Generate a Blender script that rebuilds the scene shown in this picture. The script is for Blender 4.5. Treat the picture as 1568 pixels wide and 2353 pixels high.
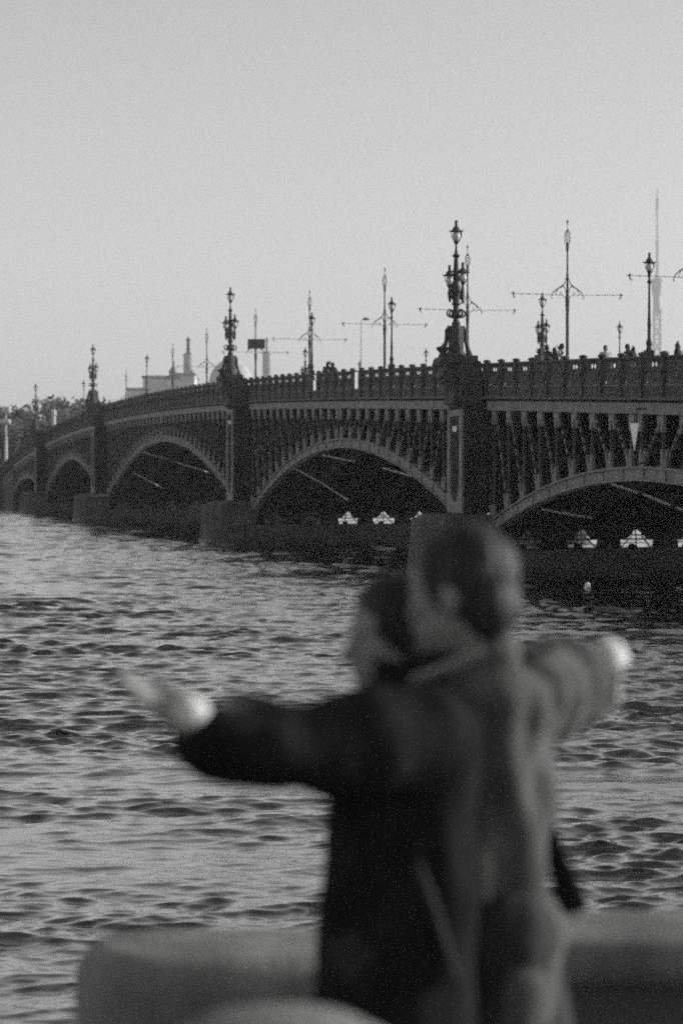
import bpy, math, random
import numpy as np
from mathutils import Vector, Matrix, noise
from mathutils.geometry import tessellate_polygon
PI = math.pi
random.seed(7)
scene = bpy.context.scene
for o in list(bpy.data.objects):
    bpy.data.objects.remove(o)
COL = scene.collection

# ------------------------------------------------------------------ camera
FPX = 5553.0            # focal length in units of a 1568-wide picture (85 mm on a 24 mm wide frame)
CAMZ = 4.25             # metres above the water
cam_d = bpy.data.cameras.new('camera')
cam_d.sensor_fit = 'HORIZONTAL'
cam_d.sensor_width = 24.0
cam_d.lens = 85.0
cam_d.clip_start = 0.1
cam_d.clip_end = 12000
cam_d.dof.use_dof = True
cam_d.dof.focus_distance = 35.0
cam_d.dof.aperture_fstop = 2.3
cam = bpy.data.objects.new('camera', cam_d)
COL.objects.link(cam)
cam.location = (0, 0, CAMZ)
cam.rotation_euler = (math.radians(90 - 0.774), 0, 0)
scene.camera = cam

# ------------------------------------------------------------------ sky and sun (black-and-white picture: grey light)
SUN_EL, SUN_AZ = 16.0, 77.0          # azimuth measured to the right of the view axis
SUN_STRENGTH, SKY_STRENGTH, EXPOSURE = 5.0, 0.12, 0.36
HAZE = 0.00025
world = bpy.data.worlds.new('World')
scene.world = world
world.use_nodes = True
wn = world.node_tree.nodes
wl = world.node_tree.links
wn.clear()
sky = wn.new('ShaderNodeTexSky')
sky.sky_type = 'NISHITA'
sky.sun_disc = False
sky.sun_elevation = math.radians(SUN_EL)
sky.sun_rotation = math.radians(SUN_AZ)
sky.air_density = 1.2
sky.dust_density = 0.9
bw = wn.new('ShaderNodeRGBToBW')
bg = wn.new('ShaderNodeBackground')
bg.inputs['Strength'].default_value = SKY_STRENGTH
wo = wn.new('ShaderNodeOutputWorld')
wl.new(sky.outputs[0], bw.inputs[0])
wl.new(bw.outputs[0], bg.inputs['Color'])
wl.new(bg.outputs[0], wo.inputs['Surface'])
sun_d = bpy.data.lights.new('sun', 'SUN')
sun_d.energy = SUN_STRENGTH
sun_d.angle = math.radians(0.5)
sun_d.color = (1.0, 0.995, 0.985)
sun = bpy.data.objects.new('sun', sun_d)
COL.objects.link(sun)
az, el = math.radians(SUN_AZ), math.radians(SUN_EL)
sdir = Vector((math.sin(az) * math.cos(el), math.cos(az) * math.cos(el), math.sin(el)))
sun.rotation_euler = sdir.to_track_quat('Z', 'Y').to_euler()
sun.location = (60, 40, 60)
scene.view_settings.view_transform = 'Standard'
scene.view_settings.look = 'None'
scene.view_settings.exposure = EXPOSURE
scene.view_settings.gamma = 1.0
scene.view_settings.use_curve_mapping = False
scene.cycles.use_denoising = False
scene.cycles.use_adaptive_sampling = True
scene.cycles.adaptive_threshold = 0.05
scene.cycles.adaptive_min_samples = 20
scene.cycles.max_bounces = 5
scene.cycles.diffuse_bounces = 2
scene.cycles.glossy_bounces = 3
scene.cycles.volume_bounces = 0
scene.cycles.transmission_bounces = 3
scene.cycles.sample_clamp_indirect = 4.0
scene.cycles.sample_clamp_direct = 2.0

# ------------------------------------------------------------------ materials
def mat(name, alb, rough=0.7, var=0.25, scale=3.0, bump=0.0, bscale=40.0, spec=0.4, metal=0.0, stretch=(1, 1, 1), alb2=None):
    m = bpy.data.materials.new(name)
    m.use_nodes = True
    nt = m.node_tree
    b = nt.nodes['Principled BSDF']
    tc = nt.nodes.new('ShaderNodeTexCoord')
    mp = nt.nodes.new('ShaderNodeMapping')
    mp.inputs['Scale'].default_value = stretch
    nt.links.new(tc.outputs['Object'], mp.inputs[0])
    n = nt.nodes.new('ShaderNodeTexNoise')
    n.inputs['Scale'].default_value = scale
    n.inputs['Detail'].default_value = 5
    nt.links.new(mp.outputs[0], n.inputs['Vector'])
    r = nt.nodes.new('ShaderNodeValToRGB')
    lo = alb * (1 - var)
    hi = (alb2 if alb2 else alb * (1 + var))
    r.color_ramp.elements[0].position = 0.32
    r.color_ramp.elements[0].color = (lo, lo, lo * 0.985, 1)
    r.color_ramp.elements[1].position = 0.7
    r.color_ramp.elements[1].color = (hi, hi, hi * 0.985, 1)
    nt.links.new(n.outputs['Fac'], r.inputs[0])
    nt.links.new(r.outputs[0], b.inputs['Base Color'])
    b.inputs['Roughness'].default_value = rough
    b.inputs['Metallic'].default_value = metal
    b.inputs['Specular IOR Level'].default_value = spec
    if bump:
        n2 = nt.nodes.new('ShaderNodeTexNoise')
        n2.inputs['Scale'].default_value = bscale
        n2.inputs['Detail'].default_value = 4
        nt.links.new(mp.outputs[0], n2.inputs['Vector'])
        bp = nt.nodes.new('ShaderNodeBump')
        bp.inputs['Strength'].default_value = bump
        bp.inputs['Distance'].default_value = 0.02
        nt.links.new(n2.outputs['Fac'], bp.inputs['Height'])
        nt.links.new(bp.outputs[0], b.inputs['Normal'])
    return m

M = {}
M['iron'] = mat('dark_painted_iron', 0.055, 0.75, 0.35, 1.5, 0.3, 25, 0.25)
M['lamp_iron'] = mat('lamp_iron', 0.035, 0.6, 0.3, 4.0, 0.2, 40, 0.3)
M['trim'] = mat('pale_painted_iron', 0.2, 0.7, 0.25, 2.0, 0.2, 30, 0.25)
M['bar'] = mat('lit_bracing_paint', 0.3, 0.6, 0.2, 2.0, 0, 1, 0.3)
M['column'] = mat('spandrel_column_paint', 0.1, 0.75, 0.3, 2.0, 0.2, 30, 0.25)
M['lattice'] = mat('lattice_paint', 0.075, 0.75, 0.3, 2.0, 0.2, 30, 0.25)
M['rail'] = mat('railing_iron', 0.075, 0.75, 0.3, 3.0, 0.3, 40, 0.25)
M['railbase'] = mat('railing_base_iron', 0.12, 0.75, 0.25, 3.0, 0.3, 40, 0.25)
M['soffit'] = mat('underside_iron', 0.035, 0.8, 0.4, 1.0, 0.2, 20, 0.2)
M['granite'] = mat('pier_granite', 0.085, 0.85, 0.35, 0.8, 0.5, 14, 0.3)
M['wet'] = mat('wet_stone', 0.045, 0.35, 0.5, 2.0, 0.5, 14, 0.4)
M['globe_dim'] = mat('far_globe_glass', 0.4, 0.5, 0.1, 2.0, 0, 1, 0.3)
M['quay'] = mat('quay_granite', 0.17, 0.75, 0.45, 3.5, 0.5, 60, 0.35)
M['white'] = mat('white_painted_board', 0.85, 0.6, 0.04, 5.0, 0, 1, 0.3)
M['globe'] = mat('opal_glass_globe', 0.55, 0.25, 0.08, 5.0, 0, 1, 0.5)
M['sign'] = mat('dark_sign_panel', 0.06, 0.6, 0.15, 4.0, 0, 1, 0.3)
M['road'] = mat('asphalt', 0.05, 0.9, 0.3, 2.0, 0.4, 40, 0.2)
M['land'] = mat('far_ground', 0.1, 0.95, 0.4, 0.02, 0, 1, 0.1)
M['bark'] = mat('bark', 0.06, 0.9, 0.4, 3.0, 0.4, 20, 0.1)
M['leaf'] = mat('leaf', 0.06, 0.8, 0.45, 0.4, 0, 1, 0.2)
M['stone_pale'] = mat('pale_mosque_stone', 0.4, 0.9, 0.2, 0.3, 0, 1, 0.2)
M['dome'] = mat('glazed_dome_tile', 0.42, 0.7, 0.25, 0.5, 0, 1, 0.3)
M['house'] = mat('pale_house_render', 0.55, 0.9, 0.15, 0.2, 0, 1, 0.2)
M['roof'] = mat('roof_metal', 0.25, 0.7, 0.2, 0.5, 0, 1, 0.3)
M['pane'] = mat('window_glass', 0.04, 0.15, 0.2, 1.0, 0, 1, 0.5)
M['steel'] = mat('tower_steel', 0.4, 0.7, 0.2, 0.05, 0, 1, 0.3)
M['skin'] = mat('skin', 0.21, 0.55, 0.1, 12.0, 0.1, 80, 0.35)
M['hair'] = mat('dark_hair', 0.024, 0.6, 0.5, 30.0, 0.6, 60, 0.25, stretch=(1, 1, 0.25))
M['coat'] = mat('sunlit_grey_jacket_cloth', 0.1, 0.95, 0.25, 8.0, 0.4, 90, 0.05)  # sunlight on a dark jacket, put into the cloth as grey
M['coat2'] = mat('black_shaded_jacket_cloth', 0.016, 0.95, 0.3, 8.0, 0.4, 90, 0.03)  # partner's black coat; on the jacket tail the black stands for shade
M['collar'] = mat('pale_collar_cloth', 0.22, 0.85, 0.1, 10.0, 0.3, 90, 0.2)
M['trousers'] = mat('dark_trouser_cloth', 0.035, 0.9, 0.3, 10.0, 0.3, 90, 0.2)
M['cuff'] = mat('white_shirt_cuff', 0.55, 0.8, 0.08, 8.0, 0.2, 60, 0.2)
M['shoe'] = mat('black_leather', 0.02, 0.4, 0.2, 10.0, 0, 1, 0.5)
M['cloth_a'] = mat('light_shirt_cloth', 0.4, 0.9, 0.15, 6.0, 0, 1, 0.2)
M['cloth_b'] = mat('dark_jacket_cloth', 0.04, 0.9, 0.2, 6.0, 0, 1, 0.2)
M['eye'] = mat('eye', 0.3, 0.2, 0.2, 5.0, 0, 1, 0.5)

# ------------------------------------------------------------------ mesh helpers
class MB:
    def __init__(self):
        self.v = []
        self.f = []
    def add(self, vs, fs):
        n = len(self.v)
        self.v += [tuple(p) for p in vs]
        self.f += [tuple(i + n for i in f) for f in fs]
        return self
    def merge(self, o, mx=None):
        vs = o.v if mx is None else [tuple(mx @ Vector(p)) for p in o.v]
        return self.add(vs, o.f)
    def box(self, x0, x1, y0, y1, z0, z1):
        vs = [(x0, y0, z0), (x1, y0, z0), (x1, y1, z0), (x0, y1, z0), (x0, y0, z1), (x1, y0, z1), (x1, y1, z1), (x0, y1, z1)]
        return self.add(vs, [(0, 3, 2, 1), (4, 5, 6, 7), (0, 1, 5, 4), (1, 2, 6, 5), (2, 3, 7, 6), (3, 0, 4, 7)])
    def tube(self, pts, rad, n=8, cap=True, flat=1.0, up=None):
        pts = [Vector(p) for p in pts]
        if not hasattr(rad, '__len__'):
            rad = [rad] * len(pts)
        rings = []
        prev = None
        for i, p in enumerate(pts):
            a = pts[max(0, i - 1)]
            b = pts[min(len(pts) - 1, i + 1)]
            t = (b - a)
            t = t.normalized() if t.length > 1e-9 else Vector((0, 0, 1))
            ref = prev if prev is not None else (Vector(up) if up else (Vector((0, 0, 1)) if abs(t.z) < 0.9 else Vector((1, 0, 0))))
            u = ref - t * ref.dot(t)
            if u.length < 1e-6:
                u = t.orthogonal()
            u.normalize()
            w = t.cross(u)
            prev = u
            rings.append([p + (u * math.cos(2 * PI * k / n) * flat + w * math.sin(2 * PI * k / n)) * rad[i] for k in range(n)])
        vs = [q for r in rings for q in r]
        fs = []
        for i in range(len(pts) - 1):
            for k in range(n):
                k2 = (k + 1) % n
                fs.append((i * n + k, i * n + k2, (i + 1) * n + k2, (i + 1) * n + k))
        if cap:
            fs.append(tuple(range(n))[::-1])
            fs.append(tuple((len(pts) - 1) * n + k for k in range(n)))
        return self.add(vs, fs)
    def lathe(self, prof, n=12, c=(0, 0, 0), sx=1.0, sy=1.0):
        vs = []
        fs = []
        for (r, z) in prof:
            r = max(r, 0.0005)
            for k in range(n):
                a = 2 * PI * k / n
                vs.append((c[0] + r * math.cos(a) * sx, c[1] + r * math.sin(a) * sy, c[2] + z))
        m = len(prof)
        for i in range(m - 1):
            for k in range(n):
                k2 = (k + 1) % n
                fs.append((i * n + k, i * n + k2, (i + 1) * n + k2, (i + 1) * n + k))
        fs.append(tuple(range(n))[::-1])
        fs.append(tuple((m - 1) * n + k for k in range(n)))
        return self.add(vs, fs)
    def ball(self, c, r, n=10, m=7):
        if not hasattr(r, '__len__'):
            r = (r, r, r)
        vs = []
        fs = []
        for j in range(m + 1):
            th = PI * j / m
            for k in range(n):
                a = 2 * PI * k / n
                s = max(math.sin(th), 0.001)
                vs.append((c[0] + r[0] * s * math.cos(a), c[1] + r[1] * s * math.sin(a), c[2] - r[2] * math.cos(th)))
        for j in range(m):
            for k in range(n):
                k2 = (k + 1) % n
                fs.append((j * n + k, j * n + k2, (j + 1) * n + k2, (j + 1) * n + k))
        fs.append(tuple(range(n))[::-1])
        fs.append(tuple(m * n + k for k in range(n)))
        return self.add(vs, fs)
    def oball(self, c, r, mx, n=14, m=10):
        t = MB().ball((0, 0, 0), r, n, m)
        return self.add([tuple(Vector(c) + mx @ Vector(p)) for p in t.v], t.f)
    def prism(self, poly, z0, z1, s1=1.0, c=(0, 0)):
        n = len(poly)
        vs = [(x, y, z0) for x, y in poly] + [(c[0] + (x - c[0]) * s1, c[1] + (y - c[1]) * s1, z1) for x, y in poly]
        fs = [tuple(range(n))[::-1], tuple(range(n, 2 * n))] + [(i, (i + 1) % n, n + (i + 1) % n, n + i) for i in range(n)]
        return self.add(vs, fs)
    def plate(self, loops, y0, y1, axis='y'):
        """flat plate in x,z with holes (loops[0] is the outline), thick from y0 to y1"""
        lp = [[Vector((a, b, 0)) for a, b in l] for l in loops]
        tri = tessellate_polygon(lp)
        flat = [(p.x, p.y) for l in lp for p in l]
        n = len(flat)
        mk = (lambda a, b, t: (a, t, b)) if axis == 'y' else (lambda a, b, t: (t, a, b))
        vs = [mk(a, b, y0) for a, b in flat] + [mk(a, b, y1) for a, b in flat]
        fs = [tuple(t) for t in tri] + [tuple(n + i for i in t[::-1]) for t in tri]
        k = 0
        for l in loops:
            m = len(l)
            for i in range(m):
                j = (i + 1) % m
                fs.append((k + i, k + j, n + k + j, n + k + i))
            k += m
        return self.add(vs, fs)
    def mesh(self, name, m=None, smooth=False, normals=True):
        me = bpy.data.meshes.new(name)
        me.from_pydata(self.v, [], self.f)
        if normals:
            import bmesh
            bm = bmesh.new()
            bm.from_mesh(me)
            bmesh.ops.recalc_face_normals(bm, faces=bm.faces)
            bm.to_mesh(me)
            bm.free()
        if smooth:
            me.polygons.foreach_set('use_smooth', [True] * len(me.polygons))
            if smooth != 'all':
                try:
                    me.set_sharp_from_angle(angle=math.radians(40))
                except Exception:
                    pass
        if m is not None:
            me.materials.append(m)
        me.update()
        return me
    def build(self, name, m, parent=None, smooth=False, loc=(0, 0, 0)):
        return put(name, self.mesh(name, m, smooth), parent, loc)

def put(name, me, parent=None, loc=(0, 0, 0), rot=None, scale=None):
    o = bpy.data.objects.new(name, me)
    COL.objects.link(o)
    o.location = loc
    if rot:
        o.rotation_euler = rot
    if scale:
        o.scale = scale
    if parent is not None:
        o.parent = parent
    return o

def tag(o, label=None, cat=None, group=None, kind=None):
    if label:
        o['label'] = label
    if cat:
        o['category'] = cat
    if group:
        o['group'] = group
    if kind:
        o['kind'] = kind
    return o

def thing(name, label, cat, loc=(0, 0, 0), rz=0.0, group=None):
    o = bpy.data.objects.new(name, None)
    o.empty_display_size = 0.2
    COL.objects.link(o)
    o.location = loc
    o.rotation_euler = (0, 0, rz)
    return tag(o, label, cat, group)

def dup(root, loc, rz, label, group=None, scale=1.0):
    def rec(o, parent):
        c = o.copy()
        COL.objects.link(c)
        c.parent = parent
        for ch in kids.get(o.name, []):
            rec(ch, c)
        return c
    kids = {}
    todo = [root]
    while todo:
        o = todo.pop()
        kids[o.name] = list(o.children)
        todo += kids[o.name]
    r = rec(root, None)
    r.location = loc
    r.rotation_euler = (0, 0, rz)
    r.scale = (scale,) * 3
    r['label'] = label
    if group:
        r['group'] = group
    return r

def P(x, y, Y):
    """a point of the picture (1568 x 2352) at depth Y -> world"""
    return Vector(((x - 784) * Y / FPX, Y, CAMZ - (y - 1101) * Y / FPX))

# ------------------------------------------------------------------ bridge frame
BO = Vector((6.1, 106.0, 0.0))
BD = Vector((-0.2111, 0.9775, 0.0))
BANG = math.atan2(BD.y, BD.x)
BN = Vector((-BD.y, BD.x, 0))       # outward, towards the camera side
_pts = [(40, 6.9), (60, 7.6), (81, 8.38), (94, 8.85), (105.5, 9.28), (140, 10.4), (167, 11.08), (207, 11.55), (249, 11.58), (290, 11.0), (325, 9.8), (370, 7.2), (415, 3.6)]
_fit = np.polyfit([(p[0] - 106) * 1.0231 for p in _pts], [p[1] for p in _pts], 5)
def R(s):
    return float(np.polyval(_fit, s))
def W(s, y, z):
    p = BO + BD * s + BN * y
    return Vector((p.x, p.y, z))
def s_at(x, y=0.0):
    """bridge coordinate s of the line at outward offset y seen at picture column x"""
    t = (x - 784) / FPX
    a = BO + BN * y
    return (t * a.y - a.x) / (BD.x - t * BD.y)
PIERS = [-41.1, 0.0, 59.3, 143.2, 209.7, 262.0]
CROWN = [4.19, 6.0, 7.45, 6.55, 4.45]     # underside of each arch at its crown
SPRING = 1.9
S0, S1 = -47.0, 306.0
BW = 21.0
BAY = 2.25
HW = 1.6            # half thickness of a pier at the spring of the arches
# ------------------------------------------------------------------ water
def make_water():
    rng = np.random.default_rng(11)
    th_d = np.linspace(-0.235, 0.235, 320)
    th_l = -0.235 - np.cumsum(np.geomspace(0.003, 0.12, 34))
    th_l = th_l[th_l > -1.62]
    th_r = -th_l
    th = np.concatenate([th_l[::-1], th_d, th_r])
    rs = [7.2]
    while rs[-1] < 700:
        rs.append(rs[-1] * 1.0 + max(0.03, 0.0018 * rs[-1]))
    while rs[-1] < 3300:
        rs.append(rs[-1] * 1.03)
    r = np.array(rs)
    RR, TT = np.meshgrid(r, th, indexing='ij')
    X = RR * np.sin(TT)
    Y = RR * np.cos(TT)
    dth = np.gradient(th)
    sp = np.maximum(np.maximum(0.0018 * RR, 0.03), RR * dth[None, :])
    Z = np.zeros_like(X)
    DX = np.zeros_like(X)
    DY = np.zeros_like(X)
    # calmer and rougher patches
    env = np.zeros_like(X)
    for i in range(9):
        lam = rng.uniform(5, 26)
        a = rng.uniform(0, 2 * PI)
        env += np.sin(2 * PI / lam * (X * math.cos(a) * 0.55 + Y * math.sin(a)) + rng.uniform(0, 6.28))
    env = np.clip(1.0 + 0.17 * env, 0.35, 1.7)
    wake = np.exp(-((Y - 34.0 - 0.2 * np.sin(X * 0.8)) / 1.5) ** 4) * np.clip((X - 2.0) / 1.0, 0, 1) * np.clip((9 - X) / 2, 0, 1)
    env = env * (1 - 0.8 * wake)
    N = 150
    lams = np.geomspace(0.14, 4.0, N)
    for lam in lams:
        k = 2 * PI / lam
        spread = 0.42 if lam < 0.6 else (0.5 if lam < 1.5 else 0.4)
        a = -PI / 2 + 0.12 + rng.normal(0, spread)
        w = math.exp(-(math.log(lam / 0.36) ** 2) / (2 * 0.95 ** 2))
        slope = WAVE * math.sqrt(2.0 / N) * (0.35 + 1.0 * w)
        amp = slope / k
        att = np.clip((lam / sp - 2.0) / 2.0, 0, 1)
        ph = k * (X * math.cos(a) + Y * math.sin(a)) + rng.uniform(0, 6.28)
        # warped phase so that crests are short and uneven
        ph = ph + 1.0 * np.sin(X * rng.uniform(0.2, 0.8) / max(lam, 0.6) + Y * rng.uniform(-0.3, 0.3) / max(lam, 0.6) + rng.uniform(0, 6.28))
        e = env if lam < 2.5 else 1.0 - 0.6 * wake
        A = amp * att * e
        Z += A * np.cos(ph)
        DX -= A * math.cos(a) * np.sin(ph) * 0.85
        DY -= A * math.sin(a) * np.sin(ph) * 0.85
    # two long swirls where the current boils on the right
    for (yc, x0, x1, amp, sg) in ((33.4, 2.2, 7.6, 0.085, 0.5), (35.2, 2.3, 8.0, 0.06, 0.45), (32.0, 2.3, 7.8, 0.05, 0.4)):
        wob = 0.35 * np.sin(X * 0.9 + yc) + 0.15 * np.sin(X * 2.3)
        Z += amp * np.exp(-((Y - yc - wob) / sg) ** 2) * np.clip((X - x0) / 0.8, 0, 1) * np.clip((x1 - X) / 0.8, 0, 1)
    X = X + DX
    Y = Y - 1.4 * Z * (1 - 0.75 * wake)
    Y = Y + DY
    nr, nt = X.shape
    co = np.stack([X, Y, Z], -1).reshape(-1, 3)
    idx = np.arange(nr * nt).reshape(nr, nt)
    q = np.stack([idx[:-1, :-1], idx[:-1, 1:], idx[1:, 1:], idx[1:, :-1]], -1).reshape(-1, 4)
    me = bpy.data.meshes.new('river')
    me.vertices.add(len(co))
    me.vertices.foreach_set('co', co.ravel())
    me.loops.add(len(q) * 4)
    me.loops.foreach_set('vertex_index', q[:, ::-1].ravel())
    me.polygons.add(len(q))
    me.polygons.foreach_set('loop_start', np.arange(0, len(q) * 4, 4))
    me.polygons.foreach_set('loop_total', np.full(len(q), 4))
    me.polygons.foreach_set('use_smooth', np.ones(len(q), dtype=bool))
    me.update()
    me.validate()
    m = bpy.data.materials.new('river_water')
    m.use_nodes = True
    nt_ = m.node_tree
    b = nt_.nodes['Principled BSDF']
    b.inputs['Base Color'].default_value = (0.012, 0.012, 0.012, 1)
    b.inputs['Roughness'].default_value = 0.3
    b.inputs['Specular IOR Level'].default_value = 0.0
    gl = nt_.nodes.new('ShaderNodeBsdfGlossy')
    gl.inputs['Roughness'].default_value = 0.05
    gl.inputs['Color'].default_value = (0.97, 0.97, 0.97, 1)
    lw = nt_.nodes.new('ShaderNodeLayerWeight')
    lw.inputs['Blend'].default_value = 0.5
    pw = nt_.nodes.new('ShaderNodeMath')
    pw.operation = 'POWER'
    pw.inputs[1].default_value = 1.9
    ma = nt_.nodes.new('ShaderNodeMath')
    ma.operation = 'MULTIPLY_ADD'
    ma.inputs[1].default_value = 0.9
    ma.inputs[2].default_value = 0.09
    mx = nt_.nodes.new('ShaderNodeMixShader')
    nt_.links.new(lw.outputs['Facing'], pw.inputs[0])
    nt_.links.new(pw.outputs[0], ma.inputs[0])
    nt_.links.new(ma.outputs[0], mx.inputs[0])
    nt_.links.new(b.outputs[0], mx.inputs[1])
    nt_.links.new(gl.outputs[0], mx.inputs[2])
    nt_.links.new(mx.outputs[0], nt_.nodes['Material Output'].inputs['Surface'])
    tc = nt_.nodes.new('ShaderNodeTexCoord')
    last = None
    for (sc, st, dist, strength) in (((0.9, 2.2, 1), 3.2, 0.03, WB1), ((0.45, 2.6, 1), 10.0, 0.009, WB2)):
        mp = nt_.nodes.new('ShaderNodeMapping')
        mp.inputs['Scale'].default_value = sc
        nz = nt_.nodes.new('ShaderNodeTexNoise')
        nz.inputs['Scale'].default_value = st
        nz.inputs['Detail'].default_value = 4
        nz.inputs['Distortion'].default_value = 0.6
        bp = nt_.nodes.new('ShaderNodeBump')
        bp.inputs['Distance'].default_value = dist
        bp.inputs['Strength'].default_value = strength
        nt_.links.new(tc.outputs['Object'], mp.inputs[0])
        nt_.links.new(mp.outputs[0], nz.inputs['Vector'])
        nt_.links.new(nz.outputs['Fac'], bp.inputs['Height'])
        if last:
            nt_.links.new(last.outputs[0], bp.inputs['Normal'])
        last = bp
    for s_ in (b.inputs['Normal'], gl.inputs['Normal'], lw.inputs['Normal']):
        nt_.links.new(last.outputs[0], s_)
    me.materials.append(m)
    o = put('river', me)
    tag(o, 'choppy grey river with short dark-faced waves', 'river', kind='structure')
WAVE, WIOR, WB1, WB2 = 0.255, 1.33, 0.35, 0.5
make_water()

# ------------------------------------------------------------------ land, quay and far bank
mb = MB()
mb.box(-3000, 3000, -3000, 6.75, 2.3, 2.5)
tag(mb.build('quay_pavement', M['quay']), 'stone pavement of the embankment', None, kind='structure')
mb = MB()
mb.box(-3000, 3000, 6.5, 6.9, -0.95, 2.28)
tag(mb.build('quay_wall', M['quay']), 'granite wall of the near embankment', 'wall')
mb = MB()
mb.box(-3200, 3200, 384, 3290, -0.9, 3.2)
tag(mb.build('far_bank', M['land']), 'low far bank', None, kind='structure')
mb = MB()
mb.box(-900, 900, 382.6, 383.98, -0.9, 4.3)
mb.box(-900, 900, 382.4, 384.3, 4.302, 4.6)
tag(mb.build('embankment_wall', M['granite']), 'granite embankment wall of the far bank', 'wall')

# ------------------------------------------------------------------ the bridge
bridge = thing('arch_bridge', 'long iron arch bridge with ornate dark spandrels crossing the river', 'bridge', BO, BANG)

def sweep(mb, ss, zf, poly):
    n = len(poly)
    vs = []
    for s in ss:
        z = zf(s)
        for (y, dz) in poly:
            vs.append((s, y, z + dz))
    fs = []
    for i in range(len(ss) - 1):
        for k in range(n):
            k2 = (k + 1) % n
            fs.append((i * n + k, i * n + k2, (i + 1) * n + k2, (i + 1) * n + k))
    fs.append(tuple(range(n)))
    fs.append(tuple((len(ss) - 1) * n + k for k in range(n))[::-1])
    return mb.add(vs, fs)

def rect(y0, y1, z0, z1):
    return [(y0, z0), (y1, z0), (y1, z1), (y0, z1)]

SS = list(np.arange(S0, S1 + 0.01, 2.0))
mb = MB()
sweep(mb, SS, R, rect(-BW + 0.12, -0.12, -1.9, -1.3))
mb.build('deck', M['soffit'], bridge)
mb = MB()
sweep(mb, SS, R, rect(-BW + 3.2, -3.2, -1.296, -1.24))
mb.build('roadway', M['road'], bridge)
mb = MB()
sweep(mb, SS, R, rect(-3.19, -0.35, -1.296, -1.12))
sweep(mb, SS, R, rect(-BW + 0.35, -BW + 3.19, -1.296, -1.12))
mb.build('pavement', M['granite'], bridge)
for (ya, yb, nm) in ((0.0, 0.1, 'n'), (-BW - 0.1, -BW, 'f')):
    for (a, b) in zip(PIERS[:-1], PIERS[1:]):
        # fascia girder in plates with fine joints, broken at the middle of the span
        e = list(np.linspace(a + 1.3, b - 1.3, max(4, int((b - a) / 4.5))))
        for c, d in zip(e[:-1], e[1:]):
            mb = MB()
            sweep(mb, list(np.linspace(c + 0.02, d - 0.02, 4)), R, rect(ya, yb, -2.0, -1.6))
            mb.build('girder_plate', M['trim'], bridge)
    mb = MB()
    y_in, y_out = (ya, ya + 0.28) if nm == 'n' else (yb - 0.28, yb)
    sweep(mb, SS, R, rect(y_in, y_out, -1.5, -1.44))
    mb.build('cornice', M['railbase'], bridge)

def arch_z(i):
    a, b = PIERS[i] + HW, PIERS[i + 1] - HW
    mid, half = (a + b) / 2, (b - a) / 2
    c = CROWN[i]
    return (lambda s: SPRING + (c - SPRING) * (1 - ((s - mid) / half) ** 2)), a, b

rib_ys = [0.04] + [-(0.5 + 2.5 * k) for k in range(1, 8)] + [-BW + 0.1]
for i in range(5):
    zf, a, b = arch_z(i)
    n = max(18, int((b - a) / 1.2))
    ss = list(np.linspace(a, b, n + 1))
    for k, y in enumerate(rib_ys):
        mb = MB()
        if k == 0:
            sweep(mb, ss, zf, [(-0.34, 0), (0.09, 0), (0.09, 0.06), (0.0, 0.06), (0.0, 0.45), (0.09, 0.45), (0.09, 0.53), (-0.34, 0.53)])
            for s in np.arange(a + 2.25, b - 0.5, 2.25):
                sweep(mb, [s - 0.03, s + 0.03], zf, rect(0.002, 0.06, 0.062, 0.448))
            nm, m = 'arch_rib', M['trim']
        else:
            w = 0.18
            sweep(mb, ss, zf, rect(y - w, y + w, 0.02, 0.5))
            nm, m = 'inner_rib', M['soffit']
        mb.build(nm, m, bridge)
    # cross frames between the ribs at every bay: plates made solid to darken the spandrels
    mb = MB()
    for s in np.arange(a + BAY, b - BAY * 0.5, BAY):
        z0 = zf(s) + 0.3
        z1 = R(s) - 1.95
        if z1 - z0 < 0.15:
            continue
        mb.box(s - 0.02, s + 0.02, -BW + 0.5, -0.42, z0, z1)
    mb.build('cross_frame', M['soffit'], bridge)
# wind-bracing bars hung under the ribs, their caught light put into the pale colour
def L(p):
    d = p - BO
    return (d.dot(BD), d.dot(BN), p.z)
for (xa, ya, Ya, xb, yb, Yb) in ((1400, 1110, 90.5, 1462, 1131, 92.6), (1476, 1135, 93.2, 1537, 1160, 95.5), (1552, 1166, 96.0, 1610, 1190, 98.0), (1245, 1170, 98, 1357, 1190, 102),
                                (675, 1075, 147.9, 730, 1105, 151), (734, 1107, 151.2, 800, 1150, 155), (880, 1075, 126, 950, 1095, 131), (740, 1045, 140.5, 815, 1060, 145.5),
                                (330, 1040, 217, 385, 1055, 220.5), (305, 1085, 225, 372, 1120, 232), (395, 1058, 221, 480, 1085, 226)):
    MB().tube([L(P(xa, ya, Ya)), L(P(xb, yb, Yb))], 0.055, 6).build('bracing_bar', M['bar'], bridge)

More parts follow.
